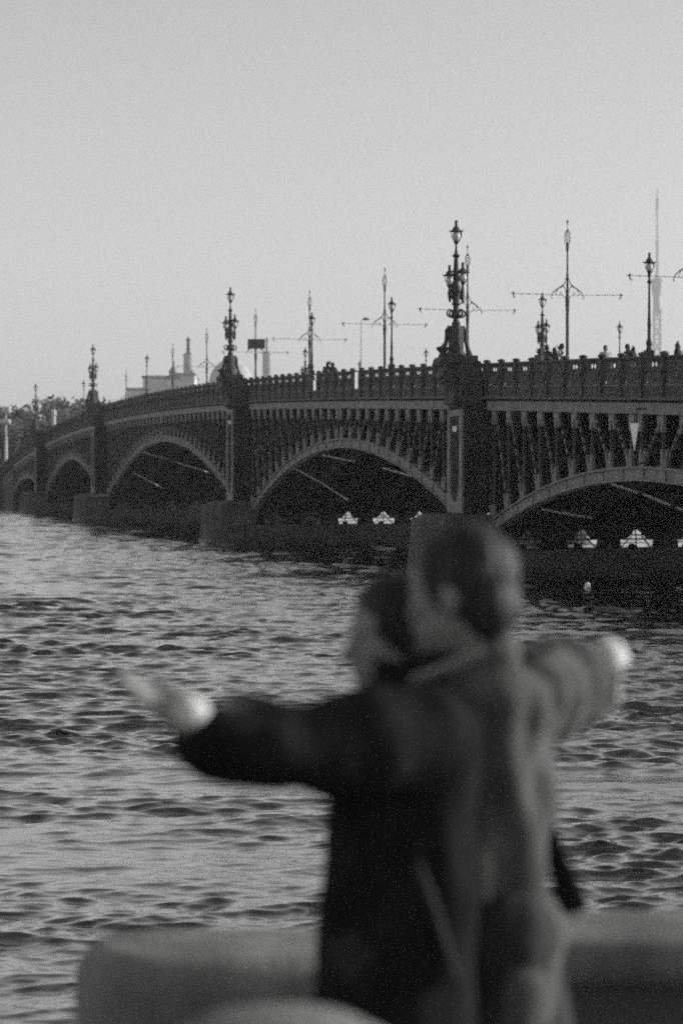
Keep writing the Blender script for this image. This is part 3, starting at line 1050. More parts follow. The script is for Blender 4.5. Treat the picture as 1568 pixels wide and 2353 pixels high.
# dark sign panel on its pole
s, loc = sign_pos
sg = thing('sign_board', 'dark rectangular sign panel hung on a thin pole left of the far minaret', 'sign', P(588.5, 790, loc.y - 0.12), 0)
wv = 37 * loc.y / FPX
hv = 20 * loc.y / FPX
mb = MB().box(-wv / 2, wv / 2, -0.03, 0.03, -hv / 2, hv / 2)
mb.build('panel', M['sign'], sg)
mb = MB()
mb.box(-wv / 2 - 0.02, wv / 2 + 0.02, -0.04, 0.04, hv / 2 + 0.002, hv / 2 + 0.05)
mb.box(-wv / 2 - 0.02, wv / 2 + 0.02, -0.04, 0.04, -hv / 2 - 0.05, -hv / 2 - 0.002)
mb.box(-wv / 2 - 0.05, -wv / 2 - 0.002, -0.04, 0.04, -hv / 2, hv / 2)
mb.box(wv / 2 + 0.002, wv / 2 + 0.05, -0.04, 0.04, -hv / 2, hv / 2)
mb.build('frame', M['iron'], sg)
mb = MB()
mb.box(-0.06, 0.06, 0.032, 0.12, -0.3, -0.2)
mb.box(-0.06, 0.06, 0.032, 0.12, 0.2, 0.3)
mb.build('clamp', M['iron'], sg)
# modern street light with a short arm, far side
s = s_at(829, -BW + 0.5)
p = W(s, -BW + 0.5, R(s) - 1.1)
sl = thing('street_light', 'thin modern street light with a short arm, far behind the railing', 'street lamp', p, 0)
ztop = CAMZ + (1101 - 734) * p.y / FPX - p.z
mb = MB().tube([(0, 0, 0), (0, 0, ztop * 0.6), (0, 0, ztop - 0.2), (0.15, 0, ztop)], [0.07, 0.05, 0.035, 0.03], 6)
mb.build('pole', M['steel'], sl)
mb = MB().tube([(0.12, 0, ztop), (0.35, 0, ztop + 0.08), (0.75, 0, ztop)], [0.04, 0.14, 0.08], 6)
mb.build('lamp_head', M['lamp_iron'], sl)

# ------------------------------------------------------------------ far shore
def make_tree(nleaf, h, w, seed, dens=1.0):
    rg = random.Random(seed)
    tr = MB()
    tr.tube([(0, 0, -0.2), (0.1, 0, h * 0.25), (0.0, 0.1, h * 0.5), (0.1, 0, h * 0.8)], [0.4, 0.3, 0.2, 0.06], 7)
    cl = []
    for k in range(26):
        a = rg.uniform(0, 2 * PI)
        zz = rg.uniform(0.28, 0.96)
        wr = w * 0.5 * math.sqrt(max(0.05, 1 - ((zz - 0.55) / 0.5) ** 2)) * rg.uniform(0.35, 0.95)
        c = Vector((wr * math.cos(a), wr * math.sin(a), zz * h))
        cl.append((c, rg.uniform(0.1, 0.2) * w))
        if k < 12:
            tr.tube([(0, 0, h * rg.uniform(0.25, 0.5)), c * 0.5 + Vector((0, 0, h * 0.22)), c], [0.14, 0.08, 0.03], 5)
    lf = MB()
    for k in range(nleaf):
        c, r = rg.choice(cl)
        d = Vector((rg.gauss(0, 1), rg.gauss(0, 1), rg.gauss(0, 0.8)))
        d = d.normalized() * r * rg.uniform(0.4, 1.15)
        p = c + d
        s = rg.uniform(0.2, 0.42)
        u = Vector((rg.gauss(0, 1), rg.gauss(0, 1), rg.gauss(0, 1))).normalized()
        v = u.orthogonal().normalized()
        lf.add([p - u * s - v * s * 0.5, p + u * s - v * s * 0.5, p + u * s + v * s * 0.5, p - u * s + v * s * 0.5], [(0, 1, 2, 3)])
    return tr.mesh('trunk', M['bark'], True), lf.mesh('crown', M['leaf'], normals=False)
kinds = [make_tree(2600, 15, 12, 1), make_tree(2400, 13, 11, 2), make_tree(2800, 16, 13, 3)]
# (picture x, top y, depth, kind, label)
trees = [(-40, 920, 418, 0, 'hazy tree cut off by the left edge behind the globe lamp'),
         (20, 925, 420, 1, 'hazy tree directly behind the pale globe lamp at the left edge'),
         (62, 935, 436, 2, 'lower hazy tree between the globe lamp and the leftmost candelabrum'),
         (108, 916, 424, 0, 'broad hazy tree right of the leftmost candelabrum'),
         (150, 906, 434, 1, 'tallest hazy treetop at the left, behind the tiny far lamp'),
         (192, 914, 446, 2, 'hazy tree crown just left of the slim distant candelabrum'),
         (236, 918, 462, 0, 'pale hazy tree just right of the slim distant candelabrum'),
         (275, 921, 486, 1, 'palest low hazy tree beside the hazy building'),
         (-5, 950, 404, 2, 'dark low tree on the bank under the globe lamp'),
         (50, 960, 408, 0, 'dark low tree on the bank left of the bridge end'),
         (120, 955, 412, 1, 'low tree seen over the sloping left end of the railing'),
         (175, 945, 416, 2, 'low tree below the tiny far lamp')]
for (x, yt, Y, k, lab) in trees:
    top = CAMZ + (1101 - yt - 16) * Y / FPX
    h = top - 3.2
    base = [15, 13, 16][k]
    sc = h / base
    t = thing('tree', lab, 'tree', ((x - 784) * Y / FPX, Y, 3.2), random.uniform(0, 6), 'trees on the far bank')
    t.scale = (max(sc, 0.85), max(sc, 0.85), sc)
    put('trunk', kinds[k][0], t)
    put('crown', kinds[k][1], t)

# two-globe lamp on the far embankment
p = P(14, 1101, 392)
gl = thing('globe_lamp', 'pale lamp post with stacked white globes at the left edge of the far bank', 'street lamp', (p.x, p.y, 3.2), 0)
zt = CAMZ + (1101 - 944) * 392 / FPX - 3.2
mb = MB().lathe([(0.45, 0), (0.4, 1.5), (0.28, 2.0), (0.25, zt - 4.5), (0.4, zt - 4.4), (0.14, zt - 4.2), (0.1, zt)], 8)
mb.build('column', M['house'], gl)
mb = MB()
for dz in (0.0, -1.75):
    mb.ball((-0.35, 0, zt + dz), 0.5, 10, 7)
    mb.ball((0.35, 0, zt + dz), 0.5, 10, 7)
mb.build('globes', M['globe_dim'], gl, 'all')
for (x, y0, y1, lab) in ((124, 948, 1010, 'pale stone column among the trees, right of the leftmost candelabrum'), (225, 922, 965, 'pale slim column among the trees near the slim distant candelabrum')):
    Y = 402
    p = P(x, 1101, Y)
    c = thing('stone_column', lab, 'column', (p.x, p.y, 3.2))
    H = CAMZ + (1101 - y0) * Y / FPX - 3.2
    MB().lathe([(0.6, 0), (0.6, 0.8), (0.36, 1.0), (0.3, H - 0.5)], 10).build('shaft', M['house'], c, True)
    MB().lathe([(0.3, H - 0.498), (0.5, H - 0.3), (0.3, H - 0.1), (0.45, H + 0.2), (0.1, H + 0.55)], 10).build('capital', M['house'], c, True)

# hazy palace-like building
Y = 800
def px(x):
    return (x - 784) * Y / FPX
def pz(y):
    return CAMZ + (1101 - y) * Y / FPX
b = thing('mansion', 'hazy pale building with stepped flat roofs and a small turret left of the minarets', 'building', (px(365), Y, 3.2))
ox = px(365)
blocks = [(292, 340, 896), (328, 402, 868), (392, 446, 862)]
for (xa, xb, yt) in blocks:
    MB().box(px(xa) - ox, px(xb) - ox, 0.02 * xa / 10, 14, 0, pz(yt) - 3.2).build('wall', M['house'], b)
for (xa, xb, yt) in blocks:
    x0, x1, zt = px(xa) - ox, px(xb) - ox, pz(yt) - 3.2
    r = MB().box(x0 - 0.4, x1 + 0.4, -0.4 + 0.02 * xa / 10, 14.4, zt + 0.002, zt + 0.8).build('roof', M['roof'], b)
    n = max(2, int((x1 - x0) / 2.2))
    for fl in range(2, 6):
        for k in range(n):
            zc = 2.0 + fl * 3.3
            if zc > zt - 2.4:
                continue
            xc = x0 + (k + 0.5) * (x1 - x0) / n
            y0 = 0.02 * xa / 10
            put('window', WINM if 'WINM' in globals() else globals().setdefault('WINM', MB().box(-0.5, 0.5, -0.06, -0.005, 0, 1.7).mesh('window', M['pane'])), b, (xc, y0, zc))
zt = pz(862) - 3.2
mb = MB().lathe([(1.7, zt + 0.8), (1.6, zt + 1.6), (1.2, zt + 2.2), (0.7, zt + 2.9), (0.4, zt + 3.2), (0.35, zt + 4.6), (0.05, zt + 5.2)], 10, (px(397) - ox, 4, 0))
mb.build('turret', M['roof'], b, True)

# mosque: ribbed dome and two minarets
Y = 950
ox = px(530)
dz0 = 3.2
dome = thing('mosque', 'hazy mosque with a pointed dome behind a candelabrum lamp', 'mosque', (ox, Y, 3.2))
MB().box(-9, 9, -7, 11, 0, pz(893) - 3.2).build('wall', M['stone_pale'], dome)
z0 = pz(893) - 3.2
rr = 50 * Y / FPX
zt = pz(822) - 3.2
prof = [(rr * 0.92, z0 + 0.002), (rr * 0.92, z0 + 0.9), (rr * 0.985, z0 + 1.2)]
for t in np.linspace(0.08, 1.0, 9):
    prof.append((rr * (1 - t ** 2.3) ** 0.62, z0 + 1.2 + (zt - z0 - 1.2) * t))
MB().lathe(prof, 32).build('dome', M['dome'], dome, 'all')
for (xc, lab, yt, ysh) in ((432.5, 'hazy minaret with a dark bulbous lantern above the pale building', 775, 812), (612, 'second hazy minaret, right of the dark sign panel', 773, 806)):
    m_ = thing('minaret', lab, 'minaret', (px(xc), Y + (0 if xc < 500 else 8), 3.2), 0, 'minarets of the mosque')
    zs, zt = pz(ysh) - 3.2, pz(yt) - 3.2
    w = 11 * Y / FPX
    MB().lathe([(w * 1.15, 0), (w, 6), (w, zs - 0.8), (w * 1.12, zs - 0.7), (w * 1.12, zs - 0.1)], 14).build('shaft', M['stone_pale'], m_, True)
    MB().lathe([(w * 0.62, zs - 0.098), (w * 0.6, zs + 0.4), (w * 0.36, zs + 0.6), (w * 0.34, zt - 1.4), (w * 0.44, zt - 1.2), (w * 0.42, zt - 0.5), (w * 0.2, zt - 0.1), (0.02, zt + 0.3)], 12).build('lantern', M['iron' if xc < 500 else 'dome'], m_, True)
    MB().lathe([(w * 0.5, zs + 0.598 + 0.9), (w * 0.55, zs + 1.7), (w * 0.3, zs + 2.0)], 10).build('gallery', M['iron' if xc < 500 else 'dome'], m_, True)

# television tower, far away
Y = 2570
tx = (1508 - 784) * Y / FPX
tv = thing('television_tower', 'very faint tall lattice television tower in the haze at the right', 'tower', (tx, Y, 3.2))
H = 308
def half(z):
    return 3.4 + 22 * max(0, 1 - z / 120.0) ** 2
mb = MB()
levels = [0, 25, 48, 68, 86, 102, 118, 134, 150, 166, 182]
for sx, sy in ((1, 1), (1, -1), (-1, 1), (-1, -1)):
    mb.tube([(sx * half(z), sy * half(z), z) for z in levels], 0.85, 5)
mb.build('leg', M['steel'], tv)
mb = MB()
for z0, z1 in zip(levels[:-1], levels[1:]):
    for k in range(4):
        a0 = PI / 4 + k * PI / 2
        a1 = a0 + PI / 2
        q = math.sqrt(2)
        A0 = (half(z0) * q * math.cos(a0), half(z0) * q * math.sin(a0), z0)
        B1 = (half(z1) * q * math.cos(a1), half(z1) * q * math.sin(a1), z1)
        A1 = (half(z1) * q * math.cos(a0), half(z1) * q * math.sin(a0), z1)
        B0 = (half(z0) * q * math.cos(a1), half(z0) * q * math.sin(a1), z0)
        mb.tube([A0, B1], 0.4, 4)
        mb.tube([B0, A1], 0.4, 4)
        mb.tube([A1, B1], 0.4, 4)
mb.build('bracing', M['steel'], tv)
MB().lathe([(4.0, 178), (4.2, 196), (5.0, 197), (7.2, 212), (7.2, 214), (3.4, 215)], 12).build('restaurant_deck', M['steel'], tv)
MB().lathe([(1.7, 215), (1.5, 250), (2.0, 251), (2.0, 254), (1.1, 255), (1.0, 285), (1.6, 286), (1.6, 300), (0.8, 301), (0.6, 310)], 8).build('mast', M['steel'], tv)

# floating buoy in the bridge's dark reflection
p = P(1349, 1351, 4.25 * FPX / (1351 - 1101))
by = thing('buoy', 'small white buoy floating in the dark reflection below the right-hand arch', 'buoy', (p.x, p.y, 0.0))
MB().lathe([(0.03, -0.15), (0.13, -0.05), (0.14, 0.05), (0.1, 0.1)], 10).build('float', M['white'], by, True)
MB().lathe([(0.09, 0.101), (0.1, 0.16), (0.05, 0.22), (0.01, 0.24)], 8).build('top_mark', M['white'], by, True)
# ------------------------------------------------------------------ people
def remesh(mb, name, m, parent, voxel, smooth_it=4, wrinkle=None, dec=None):
    me = mb.mesh(name + '_src', None, False)
    o = bpy.data.objects.new(name + '_src', me)
    COL.objects.link(o)
    r = o.modifiers.new('r', 'REMESH')
    r.mode = 'VOXEL'
    r.voxel_size = voxel
    s = o.modifiers.new('s', 'SMOOTH')
    s.factor = 0.5
    s.iterations = smooth_it
    if dec:
        d = o.modifiers.new('d', 'DECIMATE')
        d.ratio = dec
    dg = bpy.context.evaluated_depsgraph_get()
    new = bpy.data.meshes.new_from_object(o.evaluated_get(dg))
    new.name = name
    bpy.data.objects.remove(o)
    bpy.data.meshes.remove(me)
    if wrinkle:
        amp, sc, st = wrinkle
        n = len(new.vertices)
        co = np.empty(n * 3)
        no = np.empty(n * 3)
        new.vertices.foreach_get('co', co)
        new.vertex_normals.foreach_get('vector', no)
        co = co.reshape(-1, 3)
        no = no.reshape(-1, 3)
        for i in range(n):
            p = co[i]
            w = noise.noise(Vector((p[0] * sc * st[0], p[1] * sc * st[1], p[2] * sc * st[2])))
            w2 = noise.noise(Vector((p[0] * sc * 2.3 + 5, p[1] * sc * 2.3, p[2] * sc * 1.1)))
            co[i] = p + no[i] * amp * (w + 0.45 * w2)
        new.vertices.foreach_set('co', co.ravel())
        new.update()
    new.materials.clear()
    new.materials.append(m)
    new.polygons.foreach_set('use_smooth', [True] * len(new.polygons))
    new.update()
    return put(name, new, parent)

def limb(mb, pts, rad, n=12):
    """tapered closed limb with round ends"""
    pts = [Vector(p) for p in pts]
    mb.tube(pts, rad, n)
    for p, r in zip(pts, rad):
        mb.ball(p, r * 0.985, n, 8)

def head(mb, c, fwd, up, k=1.0):
    f = Vector(fwd).normalized()
    u = Vector(up)
    u = (u - f * u.dot(f)).normalized()
    l = u.cross(f)
    mx = Matrix((f, l, u)).transposed()
    c = Vector(c)
    def q(x, y, z):
        return c + mx @ Vector((x * k, y * k, z * k))
    mb.oball(q(-0.012, 0, 0.025), (0.098 * k, 0.077 * k, 0.092 * k), mx, 18, 12)
    mb.oball(q(0.035, 0, -0.045), (0.058 * k, 0.058 * k, 0.075 * k), mx, 16, 10)
    mb.oball(q(0.066, 0, -0.094), (0.026 * k, 0.032 * k, 0.022 * k), mx)         # chin
    mb.oball(q(0.075, 0, 0.026), (0.018 * k, 0.05 * k, 0.014 * k), mx)           # brow
    mb.tube([q(0.085, 0, 0.012), q(0.108, 0, -0.022), q(0.112, 0, -0.03)], [0.010 * k, 0.013 * k, 0.014 * k], 8)
    mb.ball(q(0.112, 0, -0.03), 0.0135 * k, 8, 6)
    for s in (1, -1):
        mb.oball(q(0.062, s * 0.042, -0.022), (0.024 * k, 0.022 * k, 0.02 * k), mx)  # cheek
        mb.oball(q(-0.005, s * 0.08, -0.008), (0.02 * k, 0.009 * k, 0.033 * k), mx)   # ear
        mb.ball(q(0.098, s * 0.012, -0.034), 0.009 * k, 7, 5)
    mb.oball(q(0.09, 0, -0.058), (0.012 * k, 0.024 * k, 0.007 * k), mx)
    mb.oball(q(0.088, 0, -0.07), (0.012 * k, 0.022 * k, 0.008 * k), mx)
    return q, mx

def hand(mb, w, d, n, sgn=1, L=0.18, curl=(0.25, 0.3, 0.35, 0.4), spread=0.05, thumb_curl=0.3):
    """w wrist, d direction of the hand, n palm normal (fingers curl towards n), sgn side of the thumb"""
    k = L / 0.18
    d = Vector(d).normalized()
    n = Vector(n)
    n = (n - d * n.dot(d)).normalized()
    u = n.cross(d) * sgn
    w = Vector(w)
    for i, (off, ln) in enumerate(((0.032, 0.072), (0.011, 0.08), (-0.011, 0.075), (-0.031, 0.058))):
        kn = w + d * (0.092 - 0.006 * abs(i - 1)) * k + u * off * k
        limb(mb, [w + u * off * 0.6 * k, (w + kn) / 2 + u * off * 0.15 * k, kn], [0.015 * k, 0.0145 * k, 0.0125 * k], 8)
        c = curl[i]
        a = 0.0
        p = kn
        dd = (d + u * off * spread / 0.03).normalized()
        pts = [p]
        for fr in (0.45, 0.32, 0.23):
            a += c
            dv = dd * math.cos(a) + n * math.sin(a)
            p = p + dv * ln * fr * k
            pts.append(p)
        limb(mb, pts, [0.0105 * k, 0.0095 * k, 0.0085 * k, 0.0072 * k], 8)
    t0 = w + d * 0.022 * k + u * 0.026 * k
    t1 = t0 + (d * 0.6 + u * 0.75 + n * 0.15).normalized() * 0.042 * k
    t2 = t1 + (d * 0.85 + u * 0.4 + n * thumb_curl).normalized() * 0.032 * k
    t3 = t2 + (d * 0.95 + u * 0.15 + n * thumb_curl * 1.3).normalized() * 0.026 * k
    limb(mb, [t0, t1, t2, t3], [0.016 * k, 0.013 * k, 0.011 * k, 0.009 * k], 8)

def rings(mb, rows, n=28):
    """closed garment body: rows of (cx, cy, z, half width, half depth)"""
    vs = []
    for (cx, cy, z, a, b) in rows:
        for k in range(n):
            t = 2 * PI * k / n
            ct, st = math.cos(t), math.sin(t)
            e = 0.82
            vs.append((cx + a * math.copysign(abs(ct) ** e, ct), cy + b * math.copysign(abs(st) ** e, st), z))
    fs = []
    m = len(rows)
    for i in range(m - 1):
        for k in range(n):
            k2 = (k + 1) % n
            fs.append((i * n + k, i * n + k2, (i + 1) * n + k2, (i + 1) * n + k))
    fs.append(tuple(range(n))[::-1])
    fs.append(tuple((m - 1) * n + k for k in range(n)))
    return mb.add(vs, fs)

GZ = 2.5
def prow(cx, cy, Y, hw, hd):
    p = P(cx, cy, Y)
    return (p.x, Y, p.z, hw * Y / FPX, hd)

def hairmesh(mb, q, mx, k=1.0, long=False):
    mb.oball(q(-0.022, 0, 0.036), (0.1 * k, 0.088 * k, 0.1 * k), mx, 22, 16)
    mb.oball(q(-0.058, 0, -0.02), (0.06 * k, 0.072 * k, 0.078 * k), mx, 18, 12)
    for s in (1, -1):
        mb.oball(q(-0.006, s * 0.066, 0.012), (0.045 * k, 0.02 * k, 0.05 * k), mx)
    if long:
        mb.oball(q(-0.07, 0, -0.08), (0.05 * k, 0.085 * k, 0.1 * k), mx)
        for s in (1, -1):
            mb.oball(q(-0.025, s * 0.075, -0.06), (0.04 * k, 0.022 * k, 0.1 * k), mx)

# ---- front dancer, seen from the side: dark jacket, its sunlit side coloured grey
def dancer_front():
    Y0 = 4.86
    YT = 4.99
    base = Vector((P(1120, 0, YT).x, YT, GZ))
    t = thing('person', 'blurred dancer in a sunlit-grey jacket with pale collar, head in profile, hand raised at right', 'person', (0, 0, 0))
    hc = P(1052, 1362, Y0)
    body = MB()
    fwd, up = Vector((-1, 0.34, -0.1)), Vector((0.05, 0, 1))
    q, mx = head(body, hc, fwd, up, 1.06)
    neck = P(1100, 1490, Y0)
    limb(body, [q(-0.02, 0, -0.04), neck, P(1110, 1600, YT)], [0.05, 0.05, 0.06])
    # torso and legs under the clothes
    hip = P(1150, 2150, YT)
    limb(body, [P(1140, 1660, YT), P(1150, 1850, YT), hip], [0.1, 0.09, 0.1])
    la = [P(1030, 1700, 5.02), P(770, 1712, 4.97), P(525, 1645, 4.7)]
    limb(body, la, [0.05, 0.038, 0.026])
    hand(body, la[-1], P(405, 1632, 4.54) - la[-1], Vector((-0.2, 0.2, -1.0)), 1, 0.18, (0.25, 0.3, 0.35, 0.4), 0.03, 0.4)
    ra = [P(1150, 1620, 4.95), P(1275, 1590, 5.12), P(1398, 1512, 5.22)]
    limb(body, ra, [0.055, 0.042, 0.032])
    hand(body, ra[-1] + Vector((0.008, 0, -0.01)), P(1372, 1660, 5.2) - ra[-1], Vector((-0.8, -0.5, 0.0)), -1, 0.185, (0.3, 0.35, 0.4, 0.45), 0.05, 0.6)
    knee = [Vector((base.x - 0.03, YT - 0.08, GZ + 0.48)), Vector((base.x + 0.12, YT + 0.12, GZ + 0.48))]
    foot = [Vector((base.x - 0.02, YT - 0.1, GZ + 0.09)), Vector((base.x + 0.2, YT + 0.16, GZ + 0.09))]
    for k in range(2):
        limb(body, [hip + Vector((0, -0.09 + 0.18 * k, 0)), knee[k], foot[k]], [0.085, 0.055, 0.04])
    remesh(body, 'body', M['skin'], t, 0.0055, 4)
    hm = MB()
    hairmesh(hm, q, mx, 1.06)
    remesh(hm, 'hair', M['hair'], t, 0.007, 2, (0.0035, 40, (1, 1, 0.5)))
    for s in (1, -1):
        MB().ball(q(0.074, s * 0.031, 0.006), 0.012, 10, 7).build('eye', M['eye'], t, 'all')
    coat = MB()
    rows = [prow(1098, 1478, 4.88, 72, 0.074), prow(1098, 1535, 4.9, 86, 0.09), prow(1112, 1580, 4.94, 120, 0.15), prow(1128, 1640, YT, 142, 0.19), prow(1132, 1750, YT, 132, 0.19),
            prow(1130, 1900, YT, 112, 0.16), prow(1135, 2000, YT, 116, 0.17), prow(1142, 2150, YT, 126, 0.18), prow(1145, 2350, YT, 134, 0.18)]
    rings(coat, rows[::-1])
    limb(coat, [P(1030, 1715, 5.02), P(770, 1725, 4.97), P(660, 1705, 4.86), P(560, 1668, 4.74)], [0.085, 0.07, 0.06, 0.045], 14)
    limb(coat, [P(1130, 1630, 4.93), P(1235, 1592, 5.06), P(1318, 1566, 5.17)], [0.112, 0.11, 0.08], 16)
    remesh(coat, 'jacket', M['coat'], t, 0.009, 3, (0.05, 7.0, (1, 1, 0.8)))
    # swinging tail of the coat behind the hip, coloured black for its shade
    fl = MB()
    a, b_, c, d = P(1235, 1880, 5.0), P(1282, 1890, 5.0), P(1352, 2092, 5.0), P(1288, 2118, 5.0)
    off = Vector((0, 0.09, 0))
    fl.add([a, b_, c, d, a + off, b_ + off, c + off, d + off], [(0, 1, 2, 3), (7, 6, 5, 4), (0, 4, 5, 1), (1, 5, 6, 2), (2, 6, 7, 3), (3, 7, 4, 0)])
    remesh(fl, 'jacket_tail', M['coat2'], t, 0.012, 3, (0.01, 9, (1, 1, 0.5)))
    MB().tube([P(1365, 1538, 5.2), P(1392, 1515, 5.21), P(1414, 1494, 5.225)], [0.036, 0.039, 0.038], 14).build('shirt_cuff', M['cuff'], t, 'all')
    # pale shirt collar, tilted
    cm = MB()
    cc = P(1066, 1500, Y0)
    pts = []
    for k in range(17):
        an = math.radians(72 + 216 * k / 16)
        pts.append((cc.x + 0.105 * math.cos(an), Y0 - 0.005 + 0.112 * math.sin(an), cc.z + 0.05 * math.cos(an)))
    cm.tube(pts, 0.016, 8, False, 0.6)
    cm.build('collar', M['collar'], t, 'all')
    tm = MB()
    for k in range(2):
        limb(tm, [hip + Vector((0, -0.09 + 0.18 * k, 0.02)), knee[k], foot[k] + Vector((0, 0, 0.0))], [0.115, 0.09, 0.075])
    remesh(tm, 'trousers', M['trousers'], t, 0.01, 3, (0.01, 12, (1, 1, 0.5)))
    for k in range(2):
        sm = MB()
        f = foot[k]
        sm.oball((f.x - 0.06, f.y, GZ + 0.05), (0.15, 0.05, 0.05), Matrix.Identity(3))
        sm.box(f.x - 0.2, f.x + 0.08, f.y - 0.045, f.y + 0.045, GZ, GZ + 0.025)
        sm.build('shoe', M['shoe'], t, True)
    rebase(t, base)

def rebase(t, base):
    t.location = base
    for ch in t.children:
        ch.location = -base

# ---- partner in black on the near side, arm stretched out to the left
def dancer_back():
    Y0 = 4.8
    base = Vector((P(900, 0, Y0).x, Y0, GZ))
    t = thing('person', 'blurred dance partner in a long black coat, arm stretched out to the left', 'person', (0, 0, 0))
    hc = P(902, 1462, 4.95)
    body = MB()
    fwd, up = Vector((-0.92, -0.4, -0.1)), Vector((-0.08, 0, 1))
    q, mx = head(body, hc, fwd, up, 0.98)
    limb(body, [q(-0.02, 0, -0.04), P(915, 1570, 4.9), P(925, 1670, 4.83)], [0.05, 0.05, 0.06])
    hip = P(900, 2180, Y0)
    limb(body, [P(925, 1710, Y0), P(910, 1880, Y0), hip], [0.11, 0.1, 0.12])
    ra = [P(960, 1690, 4.68), P(740, 1725, 4.58), P(455, 1678, 4.5)]
    limb(body, ra, [0.05, 0.04, 0.028])
    hand(body, ra[-1], P(258, 1555, 4.47) - ra[-1], Vector((0.35, -0.3, 0.95)), -1, 0.2, (0.04, 0.05, 0.07, 0.1), 0.0, 0.0)
    lb = [P(1010, 1690, 4.98), P(1080, 1740, 5.12), P(1140, 1700, 5.2)]
    limb(body, lb, [0.05, 0.038, 0.027])
    hand(body, lb[-1], Vector((0.9, 0.3, 0.2)), Vector((0, -1, 0)), 1, 0.165, (0.15, 0.2, 0.2, 0.25), 0.03, 0.2)
    knee = [Vector((base.x - 0.06, 4.74, GZ + 0.48)), Vector((base.x + 0.04, 4.9, GZ + 0.48))]
    foot = [Vector((base.x - 0.12, 4.72, GZ + 0.09)), Vector((base.x + 0.0, 4.94, GZ + 0.09))]
    for k in range(2):
        limb(body, [hip + Vector((-0.03 + 0.06 * k, -0.06 + 0.12 * k, 0)), knee[k], foot[k]], [0.085, 0.05, 0.036])
    remesh(body, 'body', M['skin'], t, 0.0055, 4)
    hm = MB()
    hairmesh(hm, q, mx, 0.98, True)
    remesh(hm, 'hair', M['hair'], t, 0.008, 2, (0.008, 20, (1, 1, 0.5)))
    for s in (1, -1):
        MB().ball(q(0.074, s * 0.031, 0.006), 0.011, 10, 7).build('eye', M['eye'], t, 'all')
    coat = MB()
    rows = [prow(915, 1520, 4.91, 58, 0.068), prow(925, 1565, 4.88, 66, 0.075), prow(945, 1590, 4.84, 130, 0.12), prow(945, 1650, Y0, 165, 0.16), prow(935, 1750, Y0, 170, 0.17), prow(930, 1900, Y0, 168, 0.16),
            prow(925, 2000, Y0, 172, 0.17), prow(918, 2150, Y0, 180, 0.18), prow(900, 2350, Y0, 184, 0.2), prow(890, 2560, Y0, 196, 0.21)]
    rings(coat, rows[::-1])
    limb(coat, [P(960, 1680, 4.68), P(850, 1708, 4.62), P(740, 1728, 4.58), P(620, 1716, 4.54), P(470, 1702, 4.51)], [0.1, 0.1, 0.096, 0.088, 0.066], 16)
    limb(coat, [P(1010, 1710, 4.98), P(1080, 1745, 5.12), P(1120, 1715, 5.18)], [0.075, 0.06, 0.048], 14)
    remesh(coat, 'coat', M['coat2'], t, 0.009, 3, (0.02, 7, (1, 1, 0.55)))
    MB().tube([P(462, 1662, 4.495), P(432, 1640, 4.485), P(398, 1618, 4.48)], [0.034, 0.036, 0.034], 14).build('shirt_cuff', M['cuff'], t, 'all')
    em = MB()
    em.tube([P(955, 1985, 4.645), P(985, 2060, 4.64), P(1015, 2150, 4.635), P(1045, 2260, 4.635)], 0.011, 8)
    em.build('coat_edge', M['trousers'], t, 'all')
    tm = MB()
    for k in range(2):
        limb(tm, [hip + Vector((-0.03 + 0.06 * k, -0.06 + 0.12 * k, 0.02)), knee[k], foot[k]], [0.11, 0.08, 0.065])
    remesh(tm, 'trousers', M['trousers'], t, 0.01, 3)
    for k in range(2):
        sm = MB()
        f = foot[k]
        sm.oball((f.x - 0.05, f.y, GZ + 0.05), (0.13, 0.05, 0.05), Matrix.Identity(3))
        sm.box(f.x - 0.16, f.x + 0.05, f.y - 0.045, f.y + 0.045, GZ, GZ + 0.025)
        sm.build('shoe', M['shoe'], t, True)
    rebase(t, base)
dancer_front()
dancer_back()

